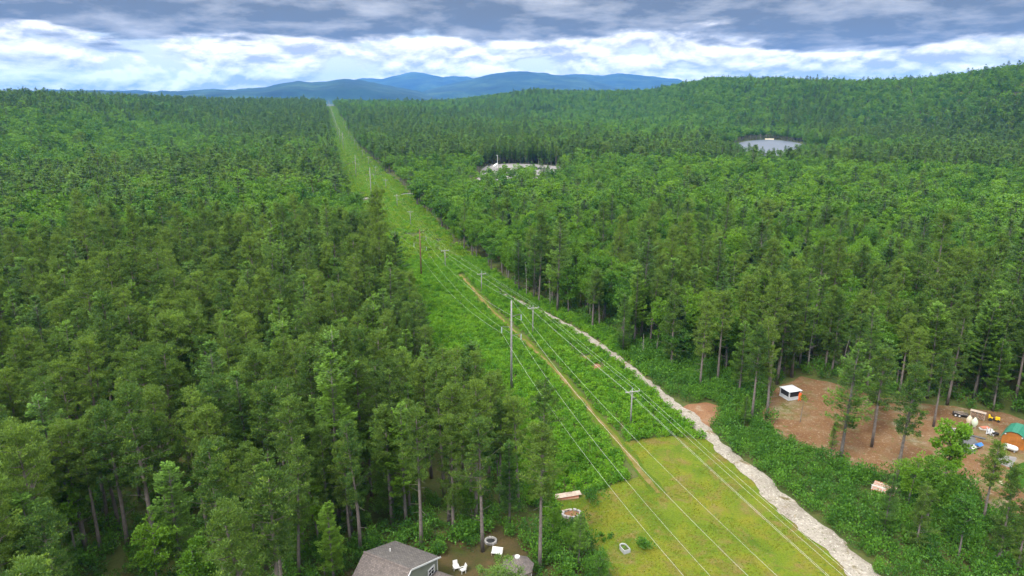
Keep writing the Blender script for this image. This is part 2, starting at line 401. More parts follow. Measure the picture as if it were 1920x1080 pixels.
TUF = [libadd(None, tuft(), None) for k in range(3)]

def scatter(name, pts, idx, rot, scl, label, cat):
    """one uncountable mass: copies of the library shapes stood on points"""
    m = bpy.data.meshes.new(name); n = len(pts); m.vertices.add(n); m.vertices.foreach_set('co', np.asarray(pts, np.float32).ravel())
    for nm, ty, ar, key in (('kind', 'INT', np.asarray(idx, np.int32), 'value'), ('turn', 'FLOAT_VECTOR', np.asarray(rot, np.float32).ravel(), 'vector'), ('size', 'FLOAT_VECTOR', np.asarray(scl, np.float32).ravel(), 'vector')):
        m.attributes.new(nm, ty, 'POINT').data.foreach_set(key, ar)
    o = put(name, m, kind='stuff', label=label, category=cat)
    g = bpy.data.node_groups.new(name, 'GeometryNodeTree')
    g.interface.new_socket('Geometry', in_out='INPUT', socket_type='NodeSocketGeometry'); g.interface.new_socket('Geometry', in_out='OUTPUT', socket_type='NodeSocketGeometry')
    gi = g.nodes.new('NodeGroupInput'); go = g.nodes.new('NodeGroupOutput'); ip = g.nodes.new('GeometryNodeInstanceOnPoints'); ci = g.nodes.new('GeometryNodeCollectionInfo')
    ci.inputs[0].default_value = LIB; ci.inputs[1].default_value = True; ci.inputs[2].default_value = True
    def at(nm, ty):
        a = g.nodes.new('GeometryNodeInputNamedAttribute'); a.data_type = ty; a.inputs[0].default_value = nm; return a.outputs[0]
    k = g.links.new
    k(gi.outputs[0], ip.inputs['Points']); k(ci.outputs[0], ip.inputs['Instance']); ip.inputs['Pick Instance'].default_value = True
    k(at('kind', 'INT'), ip.inputs['Instance Index'])
    er = g.nodes.new('FunctionNodeEulerToRotation'); k(at('turn', 'FLOAT_VECTOR'), er.inputs[0]); k(er.outputs[0], ip.inputs['Rotation'])
    k(at('size', 'FLOAT_VECTOR'), ip.inputs['Scale']); k(ip.outputs[0], go.inputs[0])
    o.modifiers.new('scatter', 'NODES').node_group = g; return o
# ------------------------------------------------------------------ ground materials
def groundmat(name, stops, scale, fine, bump=.4, scale2=None, stops2=None, mask=(.45, .6), rough=.95, fleck=None):
    m, t, o = newmat(name); c = objco(t); b = tn(t, 'ShaderNodeBsdfPrincipled', Roughness=rough); b.inputs['Specular IOR Level'].default_value = .1
    col = ramp(t, tnoise(t, scale, 6, .62, c, .4), stops)
    if stops2:
        c2 = ramp(t, tnoise(t, scale*2.3, 6, .6, c), stops2); mk = ramp(t, tnoise(t, scale2, 5, .6, c, .6), [(mask[0], (0, 0, 0)), (mask[1], (1, 1, 1))]); col = tmix(t, mk, col, c2)
    f = tnoise(t, fine, 5, .7, c)
    col = tmix(t, 1.0, col, ramp(t, f, [(.25, (.62, .62, .62)), (.5, (1, 1, 1)), (.8, (1.25, 1.25, 1.25))]), 'MULTIPLY')
    if fleck:
        for fs, lo, hi, fc in fleck: col = tmix(t, ramp(t, tnoise(t, fs, 3, .7, c), [(lo, (0, 0, 0)), (hi, (1, 1, 1))]), col, fc)
    t.links.new(col, b.inputs['Base Color']); bp = tn(t, 'ShaderNodeBump', Strength=bump, Distance=.12); t.links.new(f, bp.inputs['Height']); t.links.new(bp.outputs[0], b.inputs['Normal'])
    t.links.new(b.outputs[0], o.inputs[0]); return m
M['floor'] = groundmat('forest_floor', [(.3, (.035, .055, .014)), (.55, (.06, .075, .02)), (.75, (.10, .075, .035))], .12, 2.0)
M['lawn'] = groundmat('mown_grass', [(.32, (0.0480, 0.0849, 0.0062)), (.5, (0.0813, 0.1132, 0.0078)), (.66, (0.1145, 0.1173, 0.0109))], .16, 3.5, .5, .28, [(.35, (0.0960, 0.0809, 0.0170)), (.6, (0.1256, 0.0971, 0.0311)), (.75, (0.1477, 0.1334, 0.0700))], (.50, .66), fleck=[(.9, .60, .72, (0.0443, 0.0809, 0.0078)), (1.7, .62, .70, (0.1403, 0.1213, 0.0545))])
M['yard'] = groundmat('needle_litter', [(.3, (0.0947, 0.0469, 0.0212)), (.5, (0.1244, 0.0676, 0.0312)), (.7, (0.1494, 0.0940, 0.0507))], .2, 4, .4, .13, [(.4, (0.0747, 0.0751, 0.0152)), (.7, (0.2090, 0.1690, 0.1225))], (.50, .66), fleck=[(1.3, .57, .72, (.215, .165, .11)), (3.1, .63, .70, (.26, .22, .17)), (.8, .60, .72, (.055, .08, .016))])
M['duff'] = groundmat('shaded_duff', [(.3, (0.0360, 0.0468, 0.0101)), (.5, (0.0504, 0.0432, 0.0158)), (.7, (0.0792, 0.0540, 0.0252))], .35, 4, .4)  # duff tones darkened as a whole, tree shade put into the colour
M['gravel'] = groundmat('pale_gravel', [(.3, (0.1676, 0.1442, 0.1183)), (.5, (0.2205, 0.1993, 0.1656)), (.7, (0.2734, 0.2459, 0.2090))], .25, 2.2, .6, .35, [(.4, (0.0882, 0.0763, 0.0355)), (.6, (0.1676, 0.1272, 0.0710))], (.56, .66), fleck=[(2.6, .58, .64, (0.3704, 0.3392, 0.2918)), (3.3, .60, .66, (0.0661, 0.0636, 0.0315)), (1.3, .63, .70, (0.0617, 0.0848, 0.0158))])
M['track'] = groundmat('sandy_track', [(.3, (0.0680, 0.0800, 0.0096)), (.5, (0.1200, 0.1000, 0.0280)), (.68, (0.1680, 0.1200, 0.0640))], .22, 3, .4)
M['verge'] = groundmat('rough_verge', [(.3, (0.0374, 0.0816, 0.0054)), (.6, (0.0612, 0.0884, 0.0068))], .25, 3, .6)
M['dirt'] = groundmat('red_dirt', [(.3, (.14, .068, .035)), (.55, (.175, .095, .05)), (.75, (.21, .15, .10))], .3, 3, .4)
M['asphalt'] = groundmat('worn_asphalt', [(.3, (0.1445, 0.1360, 0.1318)), (.6, (0.1955, 0.1870, 0.1785))], .05, 1, .1)
M['darkpave'] = groundmat('dark_paving', [(.3, (.07, .07, .072)), (.6, (.11, .11, .11))], .5, 4, .2)
M['turf'] = groundmat('bright_turf', [(.3, (0.0165, 0.0550, 0.0033)), (.6, (0.0275, 0.0743, 0.0050))], .3, 4, .4)
M['sand'] = plain('beach_sand', (.42, .36, .27), .9, .1, .5)
M['far_hill'] = groundmat('distant_woods', [(.36, (.004, .012, .008)), (.5, (.012, .030, .016)), (.64, (.032, .062, .026))], .0022, .02, .8)
m_, t_, o_ = newmat('lake_water'); b_ = tn(t_, 'ShaderNodeBsdfPrincipled', Roughness=.42); b_.inputs['Base Color'].default_value = (.05, .065, .09, 1)
bp_ = tn(t_, 'ShaderNodeBump', Strength=.9, Distance=.5); t_.links.new(tnoise(t_, .4, 3, .6, objco(t_)), bp_.inputs['Height']); t_.links.new(bp_.outputs[0], b_.inputs['Normal']); t_.links.new(b_.outputs[0], o_.inputs[0]); M['water'] = m_

# ------------------------------------------------------------------ terrain sheet
azs = np.concatenate([np.arange(-180, -52, 8), np.arange(-52, 52, .5), np.arange(52, 180, 8)]); rs = np.concatenate([[6], np.arange(30, 600, 60), np.arange(600, 3000, 30), np.geomspace(3000, 16500, 14)])
AZ, RR = np.meshgrid(np.radians(azs), rs, indexing='ij'); X = RR*np.sin(AZ); Y = RR*np.cos(AZ); Z = terrain(X, Y)
na, nr = X.shape; V = np.stack([X, Y, Z], -1).reshape(-1, 3).tolist(); Fq = []
for i in range(na):
    i2 = (i+1) % na
    for j in range(nr-1): Fq.append((i*nr+j, i*nr+j+1, i2*nr+j+1, i2*nr+j))
Fq.append(tuple(i*nr for i in range(na)))
put('ground', mesh('ground', V, Fq, [M['floor']], True), kind='structure')

# mountains and far hills: (name, skyline [(px, py)...], distance, depth, roughness)
def skyel(px, py):
    u = 540 - py; fw = F*math.cos(PITCH) + u*math.sin(PITCH); up = u*math.cos(PITCH) - F*math.sin(PITCH)
    return math.atan2(px-960, fw), up/math.hypot(px-960, fw)
def range_(name, prof, dist, depth, seed, bump, nx=220, ny=40):
    a = [skyel(*q) for q in prof]; az_ = np.array([q[0] for q in a]); e_ = np.array([q[1] for q in a])
    A = np.linspace(az_[0], az_[-1], nx); v = []; f = []
    D = dist + np.linspace(-1, .6, ny)*depth
    AA, DD = np.meshgrid(A, D, indexing='ij'); top = CAM_H + dist*np.interp(AA, az_, e_)
    s = np.abs(DD - dist)/depth; x = DD*np.sin(AA); y = DD*np.cos(AA)
    spur = fbm(x, y, depth*.55, seed, 4)
    zz = top*(1 - s**1.25*(.72 + .75*(spur - .45))) + (fbm(x, y, bump[0], seed+3, 3) - .5)*bump[1]
    zz = np.where(s < .02, top + (fbm(x, y, bump[0]*.6, seed+3, 3)-.5)*bump[1], zz); zz = zz*(1 - sstep((s - .8)/.2)) - 8*sstep((s - .8)/.2)
    V = np.stack([x, y, zz], -1).reshape(-1, 3).tolist()
    for i in range(nx-1):
        for j in range(ny-1): f.append((i*ny+j, (i+1)*ny+j, (i+1)*ny+j+1, i*ny+j+1))
    put(name, mesh(name, V, f, [M['far_hill']], True), kind='structure')
range_('mountain', [(230, 186), (300, 170), (330, 171), (400, 167), (440, 168), (500, 163), (530, 156), (560, 151), (585, 154), (610, 153), (645, 148), (665, 149), (700, 155), (740, 163), (780, 170), (830, 186)], 8600, 2300, 11, (200, 30))
range_('mountain', [(770, 186), (800, 168), (850, 157), (890, 147), (930, 137), (960, 134), (990, 134), (1020, 138), (1050, 141), (1085, 145), (1120, 155), (1180, 168), (1260, 186)], 10600, 2500, 23, (200, 30))
range_('mountain', [(620, 186), (660, 150), (680, 146), (715, 148), (745, 141), (770, 136), (785, 135.5), (800, 138), (830, 145), (850, 143), (875, 144), (900, 150), (960, 170), (1000, 186)], 14600, 2600, 31, (300, 36))
range_('mountain', [(880, 186), (980, 150), (1060, 140), (1090, 139), (1130, 142), (1160, 138), (1180, 139), (1215, 143), (1270, 148), (1310, 160), (1400, 186)], 13000, 2600, 41, (300, 36))
range_('mountain', [(-80, 186), (40, 172), (90, 168), (150, 169), (230, 171), (255, 169), (300, 173), (380, 186)], 10500, 2600, 47, (400, 30))
range_('hill', [(20, 186), (60, 176), (110, 171), (170, 170), (230, 174), (290, 178), (340, 183), (400, 187)], 5200, 1300, 53, (60, 16), 300, 60)

# ------------------------------------------------------------------ outlines on the ground
LU = [0, 60, 86, 100, 118, 160, 230, 300, 400, 560, 900, 2600]; LV = [30, 32, 31, 26, 20, 17.5, 18, 15, 11, 10, 11, 13]
RU = [0, 60, 105, 127, 165, 205, 250, 330, 560, 900, 2600]; RV = [69, 69, 70, 76, 67, 56, 53, 51, 49, 46, 42]
def edgeL(u): return np.interp(u, LU, LV)
def edgeR(u): return np.interp(u, RU, RV)
YARD = [G(*p) for p in [(1428, 775), (1445, 735), (1500, 705), (1560, 718), (1640, 742), (1740, 758), (1800, 762), (1880, 775), (1960, 805), (2060, 850), (2060, 960), (1930, 1000), (1860, 960), (1800, 905), (1700, 895), (1620, 884), (1560, 866), (1500, 842), (1445, 806)]]
HOUSE = [G(630, 1100), G(655, 1035), G(700, 1012), G(760, 1005), G(830, 1008), G(880, 1000), G(905, 985), G(950, 985), G(1010, 1010), G(1040, 965), G(1050, 930), G(1110, 925), (30, 80), (30, 36), (-24, 36)]
SPUR = [G(*p) for p in [(1270, 770), (1290, 758), (1325, 754), (1350, 762), (1352, 778), (1338, 790), (1328, 806), (1310, 800)]]
LOT = [G(*p) for p in [(880, 360), (893, 340), (903, 318), (915, 309), (960, 307), (1000, 308), (1055, 313), (1060, 335), (985, 338), (940, 336), (915, 345), (900, 362)]]
RL = [G(*p) for p in [(1850, 1330), (1590, 1080), (1523, 1012), (1455, 952), (1408, 905), (1361, 862), (1322, 823), (1284, 792), (1248, 760), (1218, 730), (1181, 700), (1147, 674), (1110, 646), (1072, 620), (1042, 603), (1008, 585), (977, 571), (952, 559), (925, 546)]]
RRt = [G(*p) for p in [(1930, 1330), (1652, 1080), (1578, 1012), (1502, 952), (1450, 905), (1396, 862), (1354, 828), (1326, 800), (1284, 762), (1238, 728), (1203, 700), (1169, 674), (1130, 646), (1090, 620), (1060, 603), (1024, 585), (991, 571), (964, 559), (938, 546)]]
TRK = [G(*p) for p in [(862, 515), (890, 545), (915, 575), (945, 603), (985, 640), (1035, 687), (1090, 748), (1135, 800), (1168, 838), (1205, 888), (1235, 925)]]
def resample(p, step):
    p = np.array(p); d = np.r_[0, np.cumsum(np.hypot(*np.diff(p, axis=0).T))]; s = np.linspace(0, d[-1], max(2, int(d[-1]/step)))
    return np.stack([np.interp(s, d, p[:, 0]), np.interp(s, d, p[:, 1])], 1)
def ribbon(name, l, r, z, mt, jit=.35, seed=0, n=None, **pr):
    l = np.array(l); r = np.array(r); k = n or int(max(np.hypot(*np.diff(l, axis=0).T).sum()/.7, 4)); q = np.linspace(0, len(l)-1, k); I = np.arange(len(l))
    l = np.stack([np.interp(q, I, l[:, 0]), np.interp(q, I, l[:, 1])], 1); r = np.stack([np.interp(q, I, r[:, 0]), np.interp(q, I, r[:, 1])], 1)
    dd = (r-l)/np.hypot(*(r-l).T)[:, None]
    l = l + dd*((fbm(l[:, 0], l[:, 1], 3, seed)-.5)*4*jit)[:, None]; r = r + dd*((fbm(r[:, 0], r[:, 1], 3, seed+9)-.5)*4*jit)[:, None]
    v = []; f = []
    for i in range(k):
        for j in range(4):
            p = l[i] + (r[i]-l[i])*j/3; v.append((p[0], p[1], tz(*p) + z))
    for i in range(k-1):
        for j in range(3): f.append((i*4+j, i*4+j+1, i*4+j+5, i*4+j+4))
    return put(name, mesh(name, v, f, [mt], True), **pr)
from mathutils.geometry import tessellate_polygon
def sheet(name, poly, z, mt, jit=.5, seed=0, **pr):
    p = resample(list(poly) + [poly[0]], .8)[:-1]; c = p.mean(0); d = p - c; d = d/np.hypot(*d.T)[:, None]
    p = p + d*((fbm(p[:, 0], p[:, 1], 3.5, seed)-.5)*4*jit)[:, None]
    t = tessellate_polygon([[Vector((a, b, 0)) for a, b in p]])
    me = mesh(name, [(a, b, z) for a, b in p], [q if (p[q[1]][0]-p[q[0]][0])*(p[q[2]][1]-p[q[0]][1]) - (p[q[1]][1]-p[q[0]][1])*(p[q[2]][0]-p[q[0]][0]) > 0 else q[::-1] for q in t], [mt])
    return put(name, me, **pr)
LAWN = [G(1036, 948), G(1060, 932), G(1105, 926), G(1160, 905), G(1207, 893), G(1190, 868), G(1165, 829), G(1200, 824), G(1256, 818)] + [tuple((np.array(a)*.7 + np.array(b)*.3)) for a, b in zip(RL[6:0:-1], RRt[6:0:-1])] + [(50, 45), (8, 40), G(1150, 1080), G(1120, 1035), G(1085, 975)]
sheet('lawn', LAWN, .03, M['lawn'], .35, 3, kind='structure')
sheet('needle_yard', YARD, .03, M['yard'], .6, 5, kind='structure')
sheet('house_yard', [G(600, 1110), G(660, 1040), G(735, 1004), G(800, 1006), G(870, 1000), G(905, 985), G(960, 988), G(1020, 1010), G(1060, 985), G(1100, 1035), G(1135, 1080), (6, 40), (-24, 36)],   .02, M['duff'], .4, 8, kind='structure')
ribbon('gravel_road', RL, RRt, .08, M['gravel'], .6, 4, kind='structure')
sheet('dirt_spur', SPUR, .055, M['dirt'], .2, 6, kind='structure')
def offs(pl, w):
    p = resample(pl, 4); d = np.gradient(p, axis=0); d = d/np.hypot(*d.T)[:, None]; nn = np.stack([d[:, 1], -d[:, 0]], 1); return p - nn*w, p + nn*w
l, r = offs(TRK, 1.2); ribbon('track_verge', l, r, .04, M['verge'], .3, 12, kind='structure')
l, r = offs(TRK, .4); ribbon('sandy_track', l, r, .065, M['track'], .22, 14, kind='structure')
for pp in ([(1092, 668), (1108, 668), (1106, 676), (1096, 675)], [(1103, 680), (1122, 682), (1138, 696), (1128, 700), (1110, 690)], [(1140, 696), (1152, 701), (1146, 704)]):
    sheet('bare_soil', [G(*q) for q in pp], .03, M['dirt'], .1, 3, kind='structure')
# the lane that crosses the strip, the paved lot and the lake
ax, ay = xy(443, -70); bx_, by_ = xy(432, 20); cx_, cy_ = xy(452, 60); ex_, ey_ = xy(470, 120)
c = resample([(ax, ay), (bx_, by_), (cx_, cy_), (ex_, ey_)], 5); d = np.gradient(c, axis=0); d /= np.hypot(*d.T)[:, None]; nn = np.stack([-d[:, 1], d[:, 0]], 1)
LANE = c; ribbon('crossing_lane', c - nn*2.3, c + nn*2.3, .2, M['asphalt'], .2, 2, kind='structure')
sheet('parking_lot', LOT, .25, M['asphalt'], .8, 2, kind='structure')
LKX, LKY = LAKE; la = math.atan2(LKX, LKY); LKR = math.hypot(LKX, LKY) - 110
def lakept(a, k=1.0):
    p, q = 40*math.cos(a)*k*(1 + .12*math.sin(3*a)), 165*math.sin(a)*k; rr = LKR + q
    return rr*math.sin(la) + p*math.cos(la), rr*math.cos(la) - p*math.sin(la)
LK = [lakept(2*math.pi*i/60) for i in range(60)]
put('lake', mesh('lake', [(x, y, .3) for x, y in LK], [tuple(range(60))], [M['water']]), kind='structure')
b0 = [lakept(R(q)) for q in (82, 88, 95, 102)]; b1 = [lakept(R(q), 1.045) for q in (82, 88, 95, 102)]
put('beach', mesh('beach', [(*p, .34) for p in b0] + [(*p, 1.6) for p in b1], [(i, i+1, i+5, i+4) for i in range(3)], [M['sand']]), kind='structure')

# ------------------------------------------------------------------ the forest
def grid(x0, x1, y0, y1, s, j=.42):
    gx, gy = np.meshgrid(np.arange(x0, x1, s), np.arange(y0, y1, s)); gx = gx + (np.arange(gx.shape[0]) % 2)[:, None]*s*.5
    n = gx.shape; return (gx + rng.uniform(-j, j, n)*s).ravel(), (gy + rng.uniform(-j, j, n)*s).ravel()
def band(r0, r1, s):
    x, y = grid(-r1*.85, r1*.85, 0, r1, s); r = np.hypot(x, y); az = np.arctan2(x, y); k = (r >= r0) & (r < r1) & (np.abs(az) < R(49)); return x[k], y[k]
xs, ys, ds = [], [], []
for r0, r1, s in ((46, 420, 4.6), (420, 1000, 6.5), (1000, 2700, 8.0)):
    x, y = band(r0, r1, s); xs.append(x); ys.append(y)
X = np.concatenate(xs); Y = np.concatenate(ys); Rr = np.hypot(X, Y); Az = np.arctan2(X, Y); U, Vv = uv(X, Y)
rc = np.interp(Az, _caz, _cr)
ok = Rr < rc + 160
wob = (fbm(X, Y, 25, 3, 3) - .5)*6
ok &= ~((Vv > edgeL(U) + wob*np.where(U > 280, 1.3, .5)) & (Vv < edgeR(U) + wob*np.where(U > 280, 1.5, 1.0)*(U > 110)) & (U > -10))
ok &= ~inpoly(X, Y, YARD) & ~inpoly(X, Y, HOUSE) & ~inpoly(X, Y, LOT) & ~inpoly(X, Y, [lakept(2*math.pi*i/40, 1.06) for i in range(40)]) & ~inpoly(X, Y, SPUR)
ok &= ~((Vv > 66) & (U < 130) & (Vv < 84))                                # the brushy bank beside the gravel road
ok &= ~((Vv > 60) & (Rr < 76) & (Vv < 96))
dl = np.min(np.hypot(X[:, None] - LANE[None, ::2, 0], Y[:, None] - LANE[None, ::2, 1]), 1) if len(X) < 200000 else np.full(len(X), 99)
ok &= dl > 6
ok &= vnoise(X, Y, 9, 55) > .10
ok &= ~((Y < 79) & (X/np.maximum(Y, 1) < -.55) & (X/np.maximum(Y, 1) > -.78))
ok &= ~((X > 50) & (Y < 104) & (Rr < 150) & (Vv > 60))
X, Y, Rr, Az, U, Vv = (q[ok] for q in (X, Y, Rr, Az, U, Vv)); n = len(X); left = Vv < edgeL(U) + 3
n1 = fbm(X, Y, 90, 21, 3); n2 = fbm(X, Y, 260, 33, 3); q = rng.random(n)
pb = np.where(left, np.where(Rr < 260, .06, np.where(Rr < 600, .55 + (n1-.48)*3.6, .52 + (n2-.5)*3.5)), np.where(Rr < 215, .22 + (n1-.5)*1.2, np.where(Rr < 620, .97 + (n1-.60)*.9, np.where(Rr < 1150, .62 + (n2-.5)*4, .90 + (n2-.5)*2.0))))
pb = np.clip(pb, .02, .95)
pw = np.where(left, np.where(Rr < 300, .17, np.where(Rr < 600, .5, .75)), np.where(Rr < 230, .45, .75))     # of the conifers, how many are white pines
kind = np.where(q < pb, 2, np.where(rng.random(n) < pw, 1, 0)); e = rng.random(n)
kind = np.where(e < .03, 4, np.where((e < .045) & (Rr > 120), 3, kind))
kind = np.where((~left) & (Rr > 260) & (Rr < 560) & (e > .94), 4, kind)
S = rng.normal(1, .16, n); S = np.where((~left) & (Rr > 250) & (Rr < 700) & (kind == 2), S*.92, S); S = np.where(kind == 4, S*.85, S)
S = np.where((~left) & (Rr > 250) & (Rr < 600) & (kind != 2), S*.82, S)
S = np.where(Rr > 1000, S*1.12, S); S = np.clip(S, .5, 1.4)
S = np.where(left & (Vv > edgeL(U) - 9) & (U > 70) & (U < 150), np.minimum(S, .95), S)
lakefront = inpoly(X, Y, [lakept(2*math.pi*i/40, 1.0) for i in range(40)]) | ((np.abs(Az - la) < .075) & (Rr > LKR-330) & (Rr < LKR))
S = np.where(lakefront, S*.5, S); lotfront = (np.abs(Az - .02) < .14) & (Rr < 560) & (Rr > 380); S = np.where(lotfront, S*.8, S)
ROT = rng.uniform(0, 6.283, n); TILT = rng.normal(0, .025, (n, 2)); Zt = terrain(X, Y)
KN = ['pitch', 'white', 'broad', 'spruce', 'dead']
PXs, PYs, FY = project(X, Y, Zt + 12*S)
inview = (PXs > -20) & (PXs < 1940) & (PYs > -20) & (PYs < 1110)
DESC = {'pitch': 'olive-green pitch pine', 'white': 'white pine with layered boughs', 'broad': 'bright green broadleaf tree', 'spruce': 'narrow dark spruce', 'dead': 'bare grey dead tree'}
PLACES = {True: [('close around the grey house', (-16, 84)), ('at the lower left corner', (-62, 70)), ('left of the house, along the bottom edge', (-38, 72)), ('left of the first tall pole', (-14, 118)), ('beside the brown second tall pole', (-45, 215)), ('halfway up the left frame edge', (-115, 150)), ('in the middle of the left stand', (-62, 130)), ('in the left stand, just up from the bottom edge', (-38, 98)), ('in the left stand, short of the clearing edge', (-32, 150)), ('at the left frame edge, above the lower left corner', (-85, 100)), ('behind the middle of the left stand', (-90, 205)), ('far up the left side, short of the lane', (-130, 320)), ('left of the third tall pole', (-95, 370))],
          False: [('at the bend of the gravel road', (50, 150)), ('behind the screen tent', (68, 150)), ('behind the firewood rack', (105, 140)), ('at the right frame edge behind the yard', (150, 190)), ('past the far end of the gravel road', (18, 215)), ('right of the brown second tall pole', (10, 280)), ('in the middle of the right-hand hardwoods', (90, 250)), ('far up the right frame edge', (220, 300)), ('in front of the far paved lot', (20, 380))]}
NAME = {'pitch': 'pitch_pine', 'white': 'white_pine', 'broad': 'broadleaf_tree', 'spruce': 'spruce_tree', 'dead': 'dead_tree'}
CAT = {'pitch': 'pine', 'white': 'white pine', 'broad': 'tree', 'spruce': 'spruce', 'dead': 'dead tree'}
def tree(kind, k, loc, s, rz, label, group=None, tilt=(0, 0)):
    tm, cm, h = NEAR[kind][k]
    o = thing(NAME[kind], label, CAT[kind], loc, rz, group); o.scale = (s, s, s) if not isinstance(s, tuple) else s; o.rotation_euler = (tilt[0], tilt[1], rz)
    put('trunk', tm, o)
    if cm: put('crown', cm, o)
    return o
single = np.zeros(n, bool)
for k, lim in enumerate((290, 140, 200, 25, 40)):
    c = np.where((kind == k) & inview & (Rr < 420))[0]; c = c[np.argsort(Rr[c])][:lim]; single[c] = True
for i in np.where(single)[0]:
    kd = KN[kind[i]]; lf = bool(left[i])
    kv = int(rng.integers(len(NEAR[kd])))
    if kd == 'pitch': kv = int(rng.integers(7, 10)) if (not lf and rng.random() < .75) or (lf and Vv[i] > edgeL(U[i]) - 7 and U[i] > 105 and rng.random() < .7) else int(rng.integers(0, 7))
    where = min(PLACES[lf], key=lambda q: math.hypot(X[i]-q[1][0], Y[i]-q[1][1])); lab = DESC[kd] + ' ' + where[0]
    tree(kd, kv, (X[i], Y[i], Zt[i] - .05), float(S[i]), float(ROT[i]), lab, lab, TILT[i])
rest = np.where(~single)[0]
idx = [int(rng.choice((NEARLIB if Rr[i] < 330 else FAR)[KN[kind[i]]])) for i in rest]
P = np.stack([X, Y, Zt - .05], 1)[rest]; rot = np.concatenate([TILT, ROT[:, None]], 1)[rest]; Sx = S*rng.normal(1, .08, n)*np.where(Rr > 300, np.where(kind == 2, 1.28, 1.35), 1.0); scl = np.stack([Sx, Sx, S*rng.normal(1, .10, n)*np.where((Rr > 300) & (kind != 2), .84, 1.0)], 1)[rest]
scatter('forest', P, idx, rot, scl, 'mixed pine and hardwood forest spreading over the plain to the hills', 'forest')

# ------------------------------------------------------------------ low growth
def scat(name, x, y, lib, smin, smax, label, cat):
    n = len(x); s = rng.uniform(smin, smax, n); s2 = s*rng.uniform(.75, 1.2, n)
    scatter(name, np.stack([x, y, terrain(x, y)], 1), rng.choice(lib, n), np.stack([np.zeros(n), np.zeros(n), rng.uniform(0, 6.28, n)], 1), np.stack([s, s, s2], 1), label, cat)
RPOLY = [tuple(p) for p in RL] + [tuple(p) for p in RRt[::-1]]
def trackdist(x, y): c = resample(TRK, 1.5); return np.min(np.hypot(x[:, None]-c[None, :, 0], y[:, None]-c[None, :, 1]), 1)
def strip(u0, u1, s):
    u, v = grid(u0, u1, 10, 84, s); x, y = xy(u, v); w = (fbm(x, y, 12, 8, 2)-.5)*4
    k = (v > edgeL(u) - 3 + w) & (v < edgeR(u) + 2 + w) & ~inpoly(x, y, LAWN) & ~inpoly(x, y, YARD) & ~inpoly(x, y, RPOLY) & ~inpoly(x, y, SPUR) & ~inpoly(x, y, HOUSE)
    x, y = x[k], y[k]; return x, y
x, y = strip(84, 255, 1.05); k = trackdist(x, y) > .9 + fbm(x, y, 5, 4, 2)*1.5
for pp in ((1100, 671), (1120, 690)):
    gx, gy = G(*pp); k &= np.hypot(x-gx, y-gy) > 2.0
k &= ~((uv(x, y)[1] > 66) & (uv(x, y)[0] < 128)); x, y = x[k], y[k]
scat('low_shrubs', x, y, SHR, .55, 1.3, 'bright green knee-high shrubs and ferns carpeting the cleared strip', 'shrubs')
x1, y1 = strip(255, 560, 1.9); x2, y2 = strip(560, 2150, 3.0); x = np.r_[x1, x2]; y = np.r_[y1, y2]
dl = np.min(np.hypot(x[:, None] - LANE[None, :, 0], y[:, None] - LANE[None, :, 1]), 1); uu, vv = uv(x, y); k = (dl > np.where((vv > 27) & (vv < 43), .5, 3.2)) & ~((dl < 16) & (uu < 440) & (vv < 25) & (uu > 418)) & (fbm(x, y, 14, 77, 3) > .22); x, y = x[k], y[k]
scat('distant_shrubs', x, y, SHRF, .6, 1.2, 'low green shrubs on the cleared strip beyond the second tall pole', 'shrubs')
# brush bank between the gravel road and the yard, and saplings under the forest edge
u, v = grid(30, 150, 62, 100, 1.75); x, y = xy(u, v); px, py, _ = project(x, y, 0*x)
k = ~inpoly(x, y, RPOLY) & ~inpoly(x, y, YARD) & ~inpoly(x, y, SPUR) & ~inpoly(x, y, LAWN); rx = np.interp(u, [uv(*p)[0] for p in RRt[:12]], [uv(*p)[1] for p in RRt[:12]]); k &= (v > rx + .2) & (v < 84 + (u < 80)*14 + (fbm(x, y, 9, 5, 2)-.5)*5)
k &= ~inpoly(x, y, [G(1630, 905), G(1690, 900), G(1680, 945), G(1625, 930)])
BX, BY = x[k], y[k]
x, y = grid(-26, 14, 58, 92, 1.5); k = inpoly(x, y, HOUSE) & ~inpoly(x, y, LAWN) & ((fbm(x, y, 5, 71, 2) > .47) | (x > 4)) & (np.hypot(x - .6, y - 74.5) > 3.4) & (np.hypot(x + 15, y - 71.5) > 7.2)
for q, w in (((855, 1068), 2.0), ((868, 1073), 2.0), ((932, 1040), 1.9), ((920, 1016), 1.9), ((1172, 1034), 3), ((1072, 965), 2.4), ((1063, 935), 2.6), ((890, 1050), 1.5)):
    gx, gy = G(*q); k &= np.hypot(x - gx, y - gy) > w
BX = np.r_[BX, x[k]]; BY = np.r_[BY, y[k]]
u, v = grid(50, 260, -75, 30, 2.4); x, y = xy(u, v); k = (v < edgeL(u)) & ~(inpoly(x, y, HOUSE) & (y < 79.5 + (fbm(x, y, 4, 2, 2)-.5)*5 + 4*((x > -6) & (x < 1)))) & (fbm(x, y, 20, 9, 2) > .30) & (np.hypot(x, y) > 60); BX = np.r_[BX, x[k]]; BY = np.r_[BY, y[k]]
u, v = grid(60, 230, 64, 190, 2.8); x, y = xy(u, v); k = (v > edgeR(u) - 2) & ~inpoly(x, y, YARD) & ~inpoly(x, y, RPOLY) & ~inpoly(x, y, SPUR) & (fbm(x, y, 20, 9, 2) > .25) & (np.hypot(x, y) > 112); BX = np.r_[BX, x[k]]; BY = np.r_[BY, y[k]]
scat('undergrowth', BX, BY, BRU, .5, 1.1, 'leafy brush along the gravel road and under the forest edge', 'undergrowth')
x, y = grid(-5, 60, 40, 118, .45); k = inpoly(x, y, LAWN) & ~inpoly(x, y, RPOLY) & (fbm(x, y, 6, 61, 3) > .42); x, y = x[k], y[k]
scat('grass_tufts', x, y, TUF, .6, 1.3, 'short yellow-green grass tufts on the mown strip beside the gravel road', 'grass')
